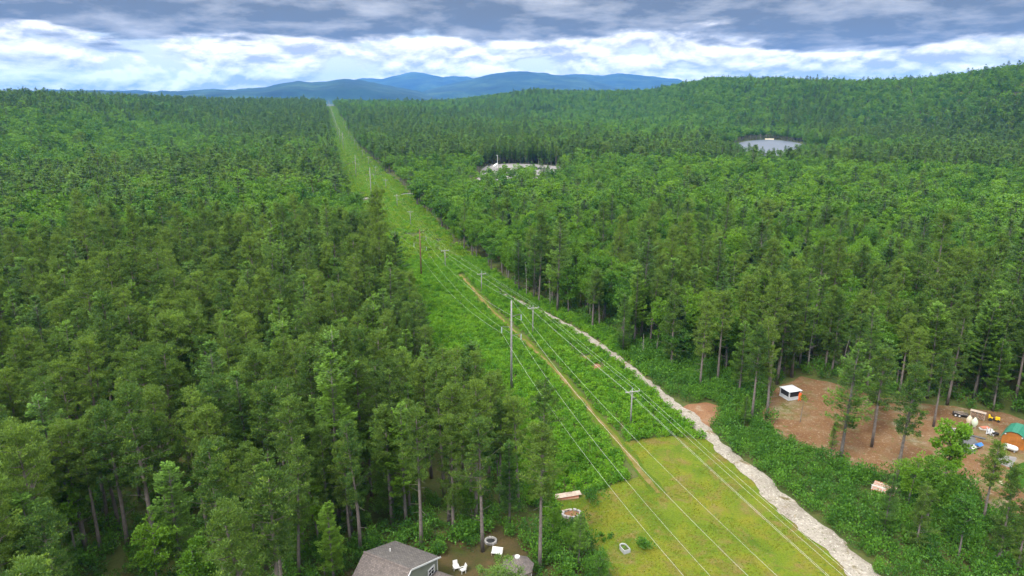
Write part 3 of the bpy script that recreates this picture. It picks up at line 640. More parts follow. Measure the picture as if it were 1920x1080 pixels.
# ------------------------------------------------------------------ haze
m_, t_, o_ = newmat('haze_air'); v_ = tn(t_, 'ShaderNodeVolumePrincipled', Density=4.8e-5); v_.inputs['Color'].default_value = (.12, .40, 1, 1); t_.links.new(v_.outputs[0], o_.inputs['Volume'])
MB().box((0, 0, 295), (34000, 34000, 630)).build('haze', m_, kind='stuff')
# ------------------------------------------------------------------ object materials
M['greypole'] = plain('weathered_pole', (.20, .192, .185), .85, .2, 2)
M['brownpole'] = plain('treated_pole', (.13, .065, .035), .8, .25, 2)
M['armwood'] = plain('crossarm_wood', (.30, .29, .27), .85, .2, 2)
M['armsteel'] = plain('arm_steel', (.10, .095, .09), .6, .2, 3)
M['insul'] = plain('insulator_grey', (.34, .37, .42), .3, .1, 3)
M['wire'] = plain('aluminium_wire', (.55, .55, .54), .45, .05, 1, .3)
M['shingle'] = None
def shinglemat(name, a, b, sc):
    m, t, o = newmat(name); c = objco(t); p = tn(t, 'ShaderNodeBsdfPrincipled', Roughness=.9)
    br = tn(t, 'ShaderNodeTexBrick', Scale=sc); t.links.new(c, br.inputs['Vector']); br.inputs['Color1'].default_value = (*a, 1); br.inputs['Color2'].default_value = (*b, 1); br.inputs['Mortar'].default_value = (*(q*.45 for q in a), 1)
    br.inputs['Mortar Size'].default_value = .022; br.inputs['Brick Width'].default_value = .42; br.inputs['Row Height'].default_value = .22
    col = tmix(t, 1.0, br.outputs['Color'], ramp(t, tnoise(t, 1.3, 5, .65, c), [(.3, (.72, .72, .72)), (.7, (1.15, 1.12, 1.1))]), 'MULTIPLY')
    t.links.new(col, p.inputs['Base Color']); bp = tn(t, 'ShaderNodeBump', Strength=.5, Distance=.03); t.links.new(br.outputs['Fac'], bp.inputs['Height']); bp.invert = True; t.links.new(bp.outputs[0], p.inputs['Normal']); t.links.new(p.outputs[0], o.inputs[0]); return m
M['shingle'] = shinglemat('grey_shingles', (.085, .078, .073), (.135, .123, .115), 1.0)
M['shingle2'] = shinglemat('brown_shingles', (.10, .085, .078), (.15, .125, .115), 1.4)
M['siding'] = plain('sage_siding', (.16, .175, .135), .8, .1, 1)
M['trim'] = plain('white_trim', (.55, .55, .54), .5, .08, 2)
M['glass'] = plain('dark_glass', (.02, .025, .03), .08, .1, 1)
M['white'+'_plastic'] = plain('white_plastic', (.50, .50, .49), .4, .08, 2)
M['canvas'] = plain('pale_canvas', (.42, .43, .45), .8, .15, 1.5)
M['screen'] = plain('black_screen', (.012, .012, .014), .8, .2, 5)
M['orange'] = plain('orange_cloth', (.62, .11, .015), .8, .2, 4)
M['shedwall'] = plain('stained_boards', (.30, .105, .014), .6, .3, 1.2)
M['greenroof'] = plain('green_metal', (.025, .155, .10), .45, .12, .6)
M['yellow'] = plain('yellow_paint', (.62, .40, .012), .4, .15, 2)
M['black'] = plain('black_rubber', (.015, .015, .015), .7, .2, 3)
M['tan'] = plain('tan_hull', (.42, .36, .26), .5, .1, 2)
M['mint'] = plain('pale_green_hull', (.40, .45, .34), .5, .1, 2)
M['blue'] = plain('blue_tarp', (.03, .14, .42), .5, .15, 3)
M['red'] = plain('faded_red_board', (.36, .12, .07), .7, .25, 3)
M['plank'] = plain('weathered_plank', (.30, .24, .19), .85, .25, 2)
M['cut'] = plain('cut_wood', (.34, .21, .13), .85, .35, 5)
M['stone'] = plain('grey_stone', (.25, .24, .23), .9, .25, 1.5)
M['steelgrey'] = plain('galvanised', (.32, .33, .34), .5, .12, 3)
M['silver'] = plain('silver_car_paint', (.32, .33, .35), .3, .05, 2)
M['navy'] = plain('dark_car_paint', (.02, .022, .03), .25, .05, 2)
ORD = ['zeroth', 'first', 'second', 'third', 'fourth', 'fifth', 'sixth', 'seventh', 'eighth', 'ninth', 'tenth', 'eleventh', 'twelfth', 'thirteenth', 'fourteenth', 'fifteenth', 'sixteenth', 'seventeenth', 'eighteenth', 'nineteenth', 'twentieth', 'twenty-first']

# ------------------------------------------------------------------ tall poles, short poles and their wires
tall = [(40, 35.5, 20)] + [(*uv(*G(px, py)), h) for px, py, h in ((959, 731, 20), (790, 519, 17), (697, 386, 22), (668, 334, 18), (644, 281, 21))] + [(1000, 23.4, 20), (1130, 23.3, 20), (1265, 23.2, 20), (1400, 23.2, 20), (1540, 23.1, 20), (1690, 23, 20), (1850, 23, 20), (2010, 23, 20)]
short = [(35, 54, 7.6)] + [(*uv(*G(px, py)), h) for px, py, h in ((1182, 800, 7.6), (999, 628, 7.8), (903, 549, 6.6), (835, 502, 6.8), (770, 424, 7.4), (745, 389, 7.0), (724, 356, 7.0), (705, 329, 7.0))] + [(655, 39.7, 8), (745, 39.6, 8), (835, 39.6, 8), (925, 39.6, 8), (1015, 39.6, 8), (1110, 39.5, 8), (1210, 39.5, 8), (1320, 39.5, 8)]
RZ = A0
def off(u, v, dv, z): x, y = xy(u, v + dv); bx0, by0 = xy(u, v); return Vector((x, y, tz(bx0, by0) + z))
for k, (u, v, h) in enumerate(tall):
    x, y = xy(u, v); brown = k == 2; f = h/20
    lab = 'tall grey single pole of the transmission line below the frame edge' if k == 0 else 'dark brown tall transmission pole, second along the line from the camera' if brown else 'tall grey transmission pole with three insulator arms, %s along the line from the camera' % ORD[k]
    o = thing('transmission_pole', lab, 'utility pole', (x, y, tz(x, y) - .1), RZ, 'tall transmission poles down the cleared strip')
    pm = M['brownpole'] if brown else M['greypole']; far = k > 4; wd = 1.0 if not far else 1.15
    MB().tube([(0, 0, -.5), (0, 0, h*.5), (0, 0, h)], [.27*wd, .22*wd, .16*wd], 8).build('pole', pm, o, True)
    for side, za in ((-1, 14.4*f), (1, 16.8*f), (1, 12.5*f)):
        a = MB().tube([(side*.15, 0, za - .15), (side*2.1, 0, za + .15)], [.075, .05], 5).build('arm', M['armsteel'], o)
        ins = MB()
        ins.tube([(side*2.1, 0, za + .1), (side*2.1, 0, za - 1.3)], .035, 5)
        for q in range(8): ins.tube([(side*2.1, 0, za - .1 - q*.14), (side*2.1, 0, za - .17 - q*.14)], [.13, .09], 8)
        ins.build('insulator', M['insul'], a)
    MB().tube([(0, 0, h), (0, 0, h + .25)], [.05, .03], 5).build('cap_bracket', M['armsteel'], o)
for k, (u, v, h) in enumerate(short):
    x, y = xy(u, v)
    lab = 'short T-shaped pole of the lower line below the frame edge' if k == 0 else 'short grey T-shaped pole with wooden crossarm, %s along the lower line from the camera' % ORD[k]
    o = thing('distribution_pole', lab, 'utility pole', (x, y, tz(x, y) - .1), RZ, 'short crossarm poles beside the gravel road')
    MB().tube([(0, 0, -.4), (0, 0, h + .1)], [.17, .12], 8).build('pole', M['greypole'], o, True)
    ar = MB().box((0, -.18, h - .25), (2.9, .11, .14)).build('crossarm', M['armwood'], o)
    for dx in (-1.35, -.45, 1.35):
        MB().tube([(dx, -.18, h - .18), (dx, -.18, h - .02), (dx, -.18, h + .07)], [.04, .07, .03], 6).build('insulator', M['insul'], ar)
    MB().tube([(-.9, -.12, h - .32), (0, -.06, h - 1.0)], .025, 4).build('brace', M['armsteel'], o); MB().tube([(.9, -.12, h - .32), (0, -.06, h - 1.0)], .025, 4).build('brace', M['armsteel'], o)
    MB().tube([(0, 0, h + .1), (0, 0, h + .45)], [.04, .06], 6).build('pin_insulator', M['insul'], o)
def wire(poles, dv, zf, r, label, sagk, group):
    pts = []
    for (a, b) in zip(poles, poles[1:]):
        p, q = off(a[0], a[1], dv, zf(a[2])), off(b[0], b[1], dv, zf(b[2])); ln = (q-p).length; n = 14 if ln > 60 else 9; sag = sagk*(ln/90)**2
        for i in range(n):
            t = i/n; c = p.lerp(q, t); c.z -= 4*sag*t*(1-t); pts.append(c)
    pts.append(off(poles[-1][0], poles[-1][1], dv, zf(poles[-1][2])))
    o = MB().tube(pts, [r*(1 - min(.6, max(0, p.y-120)/500)) for p in pts], 4).build('power_wire', M['wire']); o['label'] = label; o['category'] = 'wire'; o['group'] = group
g = 'wires of the tall transmission line'
wire(tall, -2.1, lambda h: (14.4/20)*h - 1.35, .0135, 'transmission wire on the single left-hand arms of the tall poles', 2.5, g)
wire(tall, 2.1, lambda h: (12.5/20)*h - 1.35, .0135, 'transmission wire on the lower right-hand arms of the tall poles', 2.5, g)
wire(tall, 2.1, lambda h: (16.8/20)*h - 1.35, .0135, 'transmission wire on the upper right-hand arms of the tall poles', 2.5, g)
wire(tall, 0, lambda h: h + .2, .010, 'thin shield wire running over the tops of the tall poles', 1.7, g)
g = 'wires of the short pole line'
wire(short, -1.35, lambda h: h + .05, .0115, 'wire at the left end of the short poles crossarms', .6, g)
wire(short, 0, lambda h: h + .48, .0115, 'wire over the tops of the short T-shaped poles', .6, g)
wire(short, 1.35, lambda h: h + .05, .0115, 'wire at the right end of the short poles crossarms', .6, g)
wire(short, .14, lambda h: h - 1.2, .0115, 'neutral wire slung below the short poles crossarms', .6, g)

# ------------------------------------------------------------------ the house by the frame edge
ho = thing('house', 'grey shingled house with sage walls among the pines', 'house', (-15.0, 70.3, 0), -R(27.7))
HW = 3.55
def roofslab(name, pts, mt, parent=ho, t=.16, mz=None):
    """a roof plane as its own object, its local XY in the plane so that courses run along the eave"""
    P = [Vector(p) for p in pts]; ex = (P[1]-P[0]).normalized(); nn = ex.cross(P[2]-P[0]).normalized(); ey = nn.cross(ex)
    Mx = Matrix((ex, ey, nn)).transposed().to_4x4(); Mx.translation = P[0]; inv = Mx.inverted()
    o = MB().slab([inv @ p for p in P], t).build(name, mt, parent); o.matrix_local = Mx; return o
bk = roofslab('back_roof', [(HW, 6.1, 4.2), (-HW, 6.1, 4.2), (-HW, 0, 6.5), (HW, 0, 6.5)], M['shingle'])
fr = roofslab('front_roof', [(-HW, -5, 2.6), (HW, -5, 2.6), (HW, -.0, 6.5), (-HW, -.0, 6.5)], M['shingle2'])
MB().tube([(-HW, 0, 6.5), (HW, 0, 6.5)], .13, 6).build('ridge_cap', M['shingle2'], ho)
MB().slab([(HW - .35, -4.7, 0), (HW - .35, 5.8, 0), (HW - .35, 5.8, 4.1), (HW - .35, 0, 6.3), (HW - .35, -4.7, 2.6)], .2).build('gable_wall', M['siding'], ho)
MB().slab([(-HW + .55, -4.7, 0), (-HW + .55, 5.8, 0), (-HW + .55, 5.8, 4.1), (-HW + .55, 0, 6.3), (-HW + .55, -4.7, 2.6)], .2).build('gable_wall', M['siding'], ho)
MB().box((-.05, 5.7, 2.0), (6.4, .2, 4.0)).build('back_wall', M['siding'], ho)
MB().box((-.05, -4.6, 1.2), (6.4, .2, 2.4)).build('front_wall', M['siding'], ho)
MB().slab([(HW + .03, 0, 6.34), (HW + .03, 6.15, 4.03), (HW + .03, 6.15, 4.25), (HW + .03, 0, 6.56)], .06).build('rake_board', M['trim'], ho)
MB().slab([(HW + .03, -5, 2.43), (HW + .03, 0, 6.34), (HW + .03, 0, 6.56), (HW + .03, -5, 2.65)], .06).build('rake_board', M['trim'], ho)
MB().box((HW - .33, 5.78, 2.05), (.10, .10, 3.9)).build('corner_board', M['trim'], ho)
w = MB()
for yy in (-.62, .62): w.box((HW - .31, 4.4 + yy, 2.85), (.10, .16, 1.7))
for zz in (2.08, 3.62): w.box((HW - .31, 4.4, zz), (.098, 1.08, .16))
w = w.build('window', M['trim'], ho)
MB().box((HW - .335, 4.4, 2.85), (.03, 1.06, 1.4)).build('pane', M['glass'], w)
mu = MB().box((HW - .305, 4.4, 2.85), (.05, .05, 1.38))
for zz in (2.6, 3.12): mu.box((HW - .303, 4.4, zz), (.05, 1.06, .05))
mu.build('muntin', M['trim'], w)
MB().box((HW - .25, 3.3, 2.6), (.2, .16, .35)).build('wall_lamp', M['black'], ho)
MB().tube([(-1.6, 2.6, 5.2), (-1.6, 2.6, 5.95)], .07, 6).build('vent_pipe', M['trim'], ho)
# low entry wing on the gable side
roofslab('entry_roof', [(HW - .3, -2.6, 3.7), (HW + 2.2, -2.6, 3.3), (HW + 2.2, .6, 3.9), (HW - .3, .6, 4.35)], M['shingle'])
MB().box((HW + 2.24, -1.0, 3.55), (.08, 3.3, .22), 0, (R(10.6), 'X')).build('entry_fascia', M['trim'], ho)
MB().box((HW + .95, -1.0, 1.55), (2.3, 3.0, 3.1)).build('entry_wall', M['siding'], ho)
px_, py_ = G(823, 1061, 3.9)
po = thing('garden_hut', 'small hut with brown pyramid roof at the corner of the grey house', 'hut', (px_ + .25, py_ - 1.3, 0), -R(27.7))
ap = (0, 0, 3.9); cs_ = [(-1.7, -1.7, 2.55), (1.7, -1.7, 2.55), (1.7, 1.7, 2.55), (-1.7, 1.7, 2.55)]
for i in range(4): roofslab('roof_panel', [cs_[i], cs_[(i+1) % 4], ap], M['shingle2'], po, .08)
for sx in (-1.45, 1.45):
    for sy in (-1.45, 1.45): MB().box((sx, sy, 1.25), (.14, .14, 2.5)).build('post', M['plank'], po)
MB().box((0, 0, .12), (3.1, 3.1, .24)).build('deck', M['plank'], po)
gx, gy = G(970, 1052, 3.1)
ga = thing('gazebo', 'eight-sided gazebo with brown shingle roof and white cap', 'gazebo', (gx, gy, 0), R(10))
for i in range(8):
    a, b = 2*math.pi*i/8, 2*math.pi*(i+1)/8
    roofslab('roof_panel', [(2.2*math.cos(a), 2.2*math.sin(a), 2.45), (2.2*math.cos(b), 2.2*math.sin(b), 2.45), (.28*math.cos(b), .28*math.sin(b), 3.72), (.28*math.cos(a), .28*math.sin(a), 3.72)], M['shingle2'], ga, .07)
    MB().box((1.9*math.cos(a), 1.9*math.sin(a), 1.2), (.13, .13, 2.5), a).build('post', M['plank'], ga)
    m1 = (a+b)/2; rl = MB().box((1.75*math.cos(m1), 1.75*math.sin(m1), .95), (.07, 1.36, .09), m1).build('rail', M['trim'], ga)
    for q in range(6):
        t = -.55 + q*.22; MB().box((1.75*math.cos(m1) - t*math.sin(m1), 1.75*math.sin(m1) + t*math.cos(m1), .52), (.04, .05, .8), m1).build('baluster', M['trim'], rl)
MB().tube([(0, 0, 3.68), (0, 0, 3.86), (0, 0, 3.98)], [.36, .34, .1], 10).build('cap', M['white_plastic'], ga)
MB().tube([(0, 0, 0), (0, 0, .22)], 2.1, 8).build('floor', M['plank'], ga)
def chair(px, py, rz, label):
    x, y = G(px, py); o = thing('garden_chair', label, 'chair', (x, y, .02), rz, 'white garden chairs')
    MB().box((0, 0, .36), (.62, .58, .06), 0, (R(6), 'X')).build('seat', M['white_plastic'], o)
    MB().box((0, .36, .72), (.62, .06, .82), 0, (R(-18), 'X')).build('backrest', M['white_plastic'], o)
    for sx in (-.34, .34):
        MB().box((sx, -.02, .58), (.11, .72, .04)).build('armrest', M['white_plastic'], o)
        for sy in (-.27, .25): MB().box((sx, sy, .28), (.06, .07, .56)).build('leg', M['white_plastic'], o)
chair(855, 1068, R(20), 'white garden chair behind the small pyramid-roofed hut, the one farther from the gazebo')
chair(868, 1073, R(-65), 'white garden chair turned sideways between the hut and the gazebo')
chair(1776, 813, R(150), 'white plastic chair on the yard, the one nearer the gravel road')
chair(1785, 811, R(170), 'white plastic chair on the yard, the one nearer the sheds')
x, y = G(932, 1040); sw = thing('garden_bench', 'pale slatted bench leaning back beside the gazebo', 'bench', (x, y, .02), R(-12))
for q in range(5): MB().box((0, .1 + q*.09, .45 + q*.10), (1.5, .07, .03), 0, (R(45), 'X')).build('slat', M['white_plastic'], sw)
for q in range(4): MB().box((0, -.35 + q*.11, .40), (1.5, .09, .03)).build('slat', M['white_plastic'], sw)
for sx in (-.68, .68): MB().box((sx, -.1, .2), (.07, .6, .4)).build('leg', M['plank'], sw)
x, y = G(920, 1016); fp = thing('fire_pit', 'round stone fire pit with dark ash behind the gazebo', 'fire pit', (x, y, .0), 0)
for i in range(11): a = 6.283*i/11; MB().box((.75*math.cos(a), .75*math.sin(a), .16), (.26, .38, .32), a).build('stone', M['stone'], fp)
MB().tube([(0, 0, .02), (0, 0, .1)], .66, 12).build('ash', M['black'], fp)

# ------------------------------------------------------------------ things on the mown strip
x, y = G(1172, 1034); tr = thing('planter_trough', 'grey metal planter trough standing alone on the mown grass', 'planter', (x, y, .03), R(112))
def stad(r, l, n=8): return [(l/2 + r*math.cos(a), r*math.sin(a)) for a in np.linspace(-math.pi/2, math.pi/2, n)] + [(-l/2, r), (-l/2, -r)]
S0 = stad(.5, 1.1); n = len(S0); I0 = stad(.43, 1.0)
MB().poly([(a, b, 0) for a, b in S0] + [(a, b, .6) for a, b in S0] + [(a, b, .6) for a, b in I0] + [(a, b, .3) for a, b in I0], [(i, (i+1) % n, (i+1) % n + n, i+n) for i in range(n)] + [(i+n, (i+1) % n + n, (i+1) % n + 2*n, i+2*n) for i in range(n)] + [(i+2*n, (i+1) % n + 2*n, (i+1) % n + 3*n, i+3*n) for i in range(n)]).build('tub', M['steelgrey'], tr)
MB().poly([(a, b, .42) for a, b in I0], [tuple(range(n))]).build('soil', M['floor'], tr)
put('seedlings', shrubmesh('seedlings', .3, .3, 40, .14, M['shrub'], 3), tr, (.2, 0, .4))
x, y = G(1063, 935); lp = thing('lumber_stack', 'low stack of weathered planks at the edge of the shrubs', 'lumber', (x, y, .03), R(14))
for q in range(6): MB().box((0, -.3 + (q % 3)*.32, .16 + (q//3)*.22 + .02*(q % 2)), (3.6 + .3*(q % 3), .28, .16), R(q*1.3 - 3)).build('plank', M['red'] if q % 2 else M['cut'], lp)
MB().box((.1, 0, .68), (4.3, 1.0, .05), R(2), (R(9), 'X')).build('cover_board', M['plank'], lp)
x, y = G(1072, 965); pt = thing('stone_bed', 'small soil bed edged with stones below the lumber stack', 'garden bed', (x, y, .03), R(8))
for i in range(12): a = 6.283*i/12; MB().box((1.35*math.cos(a), .95*math.sin(a), .12), (.34, .5, .3 + .08*(i % 3)), a + .3*(i % 2)).build('stone', M['stone'], pt)
MB().poly([(1.25*math.cos(6.283*i/14), .85*math.sin(6.283*i/14), .12) for i in range(14)], [tuple(range(14))]).build('soil', M['dirt'], pt)
MB().box((-.9, .7, .35), (1.6, .2, .1), R(12)).build('plank', M['plank'], pt)
def bush(px, py, r, h, n, label):
    x, y = G(px, py); o = thing('bush', label, 'bush', (x, y, .02), rng.uniform(0, 6))
    put('foliage', shrubmesh('foliage', r, h, n, .27, M['brush'], 9), o)
    MB().tube([(0, 0, 0), (.05, .02, h*.5)], [.05, .02], 5).build('stem', M['bark'], o)
bush(1106, 941, 1.5, 2.4, 900, 'rounded dark green bush beside the lumber stack'); bush(1206, 1030, 1.25, 1.5, 600, 'low round bush on the mown grass near the planter')
bush(1128, 1006, .45, .6, 90, 'tiny bush on the grass edge, nearest the garden fence line'); bush(1144, 1008, .5, .6, 90, 'tiny bush on the open grass between the stone bed and planter'); bush(1132, 1014, .4, .45, 80, 'smallest of the tiny bushes left of the planter')
bush(820, 1038, 1.4, 1.9, 700, 'dark bush behind the grey house beside the pine trunk')

# ------------------------------------------------------------------ camp yard
x, y = G(1481, 745); te = thing('screen_tent', 'pale canvas screen tent with black mesh windows on the needle-covered yard', 'tent', (x, y, .03), R(18))
MB().box((0, 0, .08), (3.1, 2.9, .12)).build('floor', M['canvas'], te)
for i, (cx, cy, sx, sy) in enumerate(((0, -1.35, 2.8, .06), (0, 1.35, 2.8, .06), (-1.4, 0, .06, 2.7), (1.4, 0, .06, 2.7))):
    sk = MB().box((cx, cy, .42), (sx, sy, .62)).build('wall_panel', M['canvas'], te)
    MB().box((cx, cy, 1.30), (sx - .3 if sx > 1 else .03, sy - .3 if sy > 1 else .03, 1.16)).build('mesh_window', M['screen'], sk)
for sx in (-1.38, 1.38):
    for sy in (-1.33, 1.33): MB().box((sx, sy, 1.0), (.2, .2, 2.0)).build('corner_post', M['canvas'], te)
cr = [(-1.65, -1.6, 1.95), (1.65, -1.6, 1.95), (1.65, 1.6, 1.95), (-1.65, 1.6, 1.95)]
for i in range(4): MB().slab([cr[i], cr[(i+1) % 4], (0, 0, 2.55)], .05).build('roof_panel', M['canvas'], te)
x, y = G(1500, 792); sa = thing('sapling', 'thin leaning sapling standing in the yard in front of the tent', 'sapling', (x, y, .03), 0)
MB().tube([(0, 0, 0), (.1, 0, 2.4), (.35, .1, 5.2)], [.07, .05, .02], 6).build('trunk', M['bark'], sa)
put('crown', shrubmesh('crown', .9, 2.2, 160, .24, M['brush'], 5), sa, (.3, 0, 3.6))
x, y = G(1499, 753); oc = MB(); N_ = 7
for i in range(N_):
    for j in range(5): oc.v.append((-.3 + .15*j + .03*math.sin(i*2.), .10*math.sin(j*1.9 + i*.6), 2.0 - i*.28 - .05*abs(j-2)))
oc.f = [(i*5+j, i*5+j+1, i*5+j+6, i*5+j+5) for i in range(N_-1) for j in range(4)]
oo = thing('orange_banner', 'bright orange cloth hanging on a stake beside the screen tent', 'cloth', (x, y, .03), R(-15)); oc.build('cloth', M['orange'], oo); MB().tube([(0, .13, 0), (0, .12, 2.15)], .03, 5).build('stake', M['plank'], oo)
def place2(p, q): a, b = np.array(G(*p)), np.array(G(*q)); d = b - a; return (a+b)/2, math.atan2(d[1], d[0]), float(np.hypot(*d))
# gambrel shed
c, a, wd = place2((1878, 834), (1916, 845)); sh = thing('garden_shed', 'orange-stained wooden shed with rounded green metal roof', 'shed', (c[0], c[1], .03), a); wd = max(wd, 3.4); hw = wd/2; DP = 4.2
prof = [(-hw, 0), (hw, 0), (hw, 1.75), (hw*.72, 2.55), (hw*.3, 2.95), (-hw*.3, 2.95), (-hw*.72, 2.55), (-hw, 1.75)]
for nm, yy in (('front_wall', 0.0), ('back_wall', DP)): MB().poly([(p, yy, z) for p, z in prof] + [(p, yy + .1, z) for p, z in prof], [tuple(range(8)), tuple(range(15, 7, -1))] + [(i, i+8, (i+1) % 8 + 8, (i+1) % 8) for i in range(8)]).build(nm, M['shedwall'], sh)
for q in range(9):
    xx = -hw + .2 + q*(wd - .4)/8; zt = np.interp(abs(xx), [0, hw*.3, hw*.72, hw], [2.9, 2.9, 2.5, 1.72]); MB().box((xx, -.025, zt/2), (wd/9 - .03, .04, zt - .06)).build('board', M['shedwall'], sh)
for sx in (-1, 1): MB().box((sx*(hw - .05), DP/2 + .05, .87), (.1, DP - .1, 1.74)).build('side_wall', M['shedwall'], sh)
rp = [(-hw - .12, 1.68), (-hw*.74, 2.62), (-hw*.3, 3.04), (hw*.3, 3.04), (hw*.74, 2.62), (hw + .12, 1.68)]
for i in range(5):
    (x0, z0), (x1, z1) = rp[i], rp[i+1]; MB().slab([(x0, -.25, z0), (x1, -.25, z1), (x1, DP + .3, z1), (x0, DP + .3, z0)], -.05).build('roof_panel', M['greenroof'], sh)
    for q in range(1, 9): MB().box(((x0+x1)/2, -.25 + q*(DP + .55)/9, (z0+z1)/2 + .06), (math.hypot(x1-x0, z1-z0), .04, .04), 0, (-math.atan2(z1-z0, x1-x0), 'Y')).build('roof_rib', M['greenroof'], sh)
for xx in (-hw*.75, hw*.72): MB().box((xx, -.12, 2.35), (.22, .2, .2)).build('lamp', M['white_plastic'], sh)
def capsule(ln, r, n=10): return [(-ln/2, r*.25), (-ln/2 + r*.3, r*.75), (-ln/2 + r, r), (ln/2 - r, r), (ln/2 - r*.3, r*.75), (ln/2, r*.25)]
c, a, ln = place2((1884, 842), (1903, 848)); o = thing('white_tank', 'long rounded white tank lying in front of the orange shed', 'tank', (c[0], c[1], .03), a)
MB().tube([(p, 0, .62) for p, r in capsule(2.3, .5)], [r for p, r in capsule(2.3, .5)], 12).build('shell', M['white_plastic'], o, True)
for sx in (-.7, .7): MB().box((sx, 0, .14), (.12, .8, .28)).build('foot', M['steelgrey'], o)
# wood rack
c, a, ln = place2((1819, 782), (1845, 789)); o = thing('firewood_rack', 'long firewood rack full of split logs at the back of the yard', 'firewood', (c[0], c[1], .03), a)
for sx in (-ln/2, 0, ln/2):
    MB().box((sx, .22, .75), (.09, .09, 1.5)).build('post', M['plank'], o); MB().box((sx, -.22, .68), (.09, .09, 1.35)).build('post', M['plank'], o)
MB().box((0, 0, 1.52), (ln + .3, .75, .05), 0, (R(10), 'X')).build('roof_board', M['plank'], o)
for i in range(int(ln/.2)):
    for j in range(6):
        r = random.uniform(.075, .1); xx = -ln/2 + .15 + i*.2; zz = .18 + j*.19
        if xx < ln/2 - .1 and abs(xx) > .12: MB().tube([(xx, -.24 - random.uniform(0, .05), zz), (xx, .24, zz)], r, 6).build('log', M['cut'] if (i+j) % 3 else M['bark'], o)
# brush trailer
c, a, ln = place2((1788, 778), (1812, 783)); o = thing('utility_trailer', 'flat trailer loaded with cut branches beside the firewood rack', 'trailer', (c[0], c[1], .03), a)
MB().box((0, 0, .52), (2.6, 1.3, .1)).build('bed', M['black'], o); MB().tube([(1.3, 0, .5), (2.2, 0, .42)], .05, 6).build('tow_bar', M['black'], o)
for sy in (-.72, .72):
    for sx in (-.75, -.1):
        wh = MB().tube([(sx, sy - .09, .3), (sx, sy + .09, .3)], .3, 12).build('wheel', M['black'], o); MB().tube([(sx, sy - .1, .3), (sx, sy + .1, .3)], .17, 10).build('rim', M['white_plastic'], wh)
for q in range(9):
    p0 = Vector((random.uniform(-1.2, -.6), random.uniform(-.5, .5), .66 + random.uniform(0, .25))); MB().tube([p0, p0 + Vector((random.uniform(1.4, 2.2), random.uniform(-.5, .5), random.uniform(-.1, .3)))], [.06, .03], 5).build('branch', M['bark'] if q % 2 else M['plank'], o)
# yellow machine
x, y = G(1863, 789); o = thing('yellow_mower', 'small bright yellow ride-on machine near the firewood rack', 'mower', (x, y, .03), R(-30))
MB().box((.55, 0, .55), (.75, .6, .42)).box((.6, 0, .8), (.6, .5, .1)).build('bonnet', M['yellow'], o); MB().box((-.6, 0, .55), (.65, .85, .4)).box((-.78, 0, .85), (.25, .7, .3)).build('rear_body', M['yellow'], o)
MB().box((0, 0, .34), (1.5, .5, .12)).build('chassis', M['black'], o); MB().box((-.35, 0, .85), (.4, .42, .1)).box((-.54, 0, 1.05), (.08, .42, .4)).build('seat', M['black'], o)
MB().tube([(.15, 0, .7), (0, 0, 1.05)], .025, 5).tube([(-.02, -.16, 1.05), (-.02, .16, 1.05)], .025, 5).build('steering_wheel', M['black'], o)
for sx, r in ((.7, .24), (-.6, .32)):
    for sy in (-.48, .48): MB().tube([(sx, sy - .1, r), (sx, sy + .1, r)], r, 12).build('wheel', M['black'], o)
def hull(px, py, mt, label):
    x, y = G(px, py); o = thing('boat_hull', label, 'boat', (x, y, .03), R(-25), 'small boats on end'); v = []; f = []; nz = 9
    for i in range(nz):
        t = i/(nz-1); w = .52*math.sin(math.pi*min(.97, max(.03, t)))**.8; z = .3 + 1.85*t; yy = .35*t
        for j in range(7): q = -1 + j/3; v.append((w*q, yy - .28*(1-q*q)*math.sin(math.pi*t), z))
    f = [(i*7+j, i*7+j+1, i*7+j+8, i*7+j+7) for i in range(nz-1) for j in range(6)]; nb = len(v); v += [(a, .06 + .35*(c-.3)/1.85, c) for a, b, c in v]; f += [tuple(nb+k for k in q[::-1]) for q in f]
    MB().poly(v, f).build('shell', mt, o, True)
    for sx in (-.25, .25): MB().tube([(sx, .1, 0), (sx*.6, .36, 1.2)], .04, 5).build('prop', M['plank'], o)
    MB().box((0, .08, .25), (.7, .08, .08)).build('rest', M['plank'], o)
hull(1816, 800, M['tan'], 'tan leaf-shaped boat hull stood on end in the yard'); hull(1826, 804, M['mint'], 'pale green leaf-shaped boat hull stood on end in the yard')
x, y = G(1844, 806); o = thing('board_pile', 'flat pile of faded red and white boards in the yard', 'boards', (x, y, .03), R(-20))
for q in range(4): MB().box((.1*q, .12*q, .08 + q*.1), (1.5, .9, .07), R(q*9)).build('board', M['red'] if q == 3 else M['white_plastic'] if q == 1 else M['plank'], o)
x, y = G(1856, 812); o = thing('plank_heap', 'heap of long grey planks stacked next to the red boards', 'planks', (x, y, .03), R(58))
for q in range(9): MB().box((random.uniform(-.2, .2), -.55 + q*.13, .12 + .1*(q % 4)), (2.6 + random.uniform(-.4, .3), .16, .06), R(random.uniform(-9, 9))).build('plank', M['steelgrey'] if q % 3 else M['white_plastic'], o)
x, y = G(1866, 818); o = thing('wheelbarrow', 'dark wheelbarrow parked between the plank heap and the shed', 'wheelbarrow', (x, y, .03), R(20))
MB().poly([(-.5, -.35, .65), (.5, -.3, .65), (.5, .3, .65), (-.5, .35, .65), (-.3, -.2, .35), (.3, -.18, .35), (.3, .18, .35), (-.3, .2, .35)], [(4, 7, 6, 5), (0, 4, 5, 1), (1, 5, 6, 2), (2, 6, 7, 3), (3, 7, 4, 0)]).build('tray', M['black'], o)
MB().tube([(.7, -.05, .2), (.7, .05, .2)], .2, 10).build('wheel', M['black'], o)
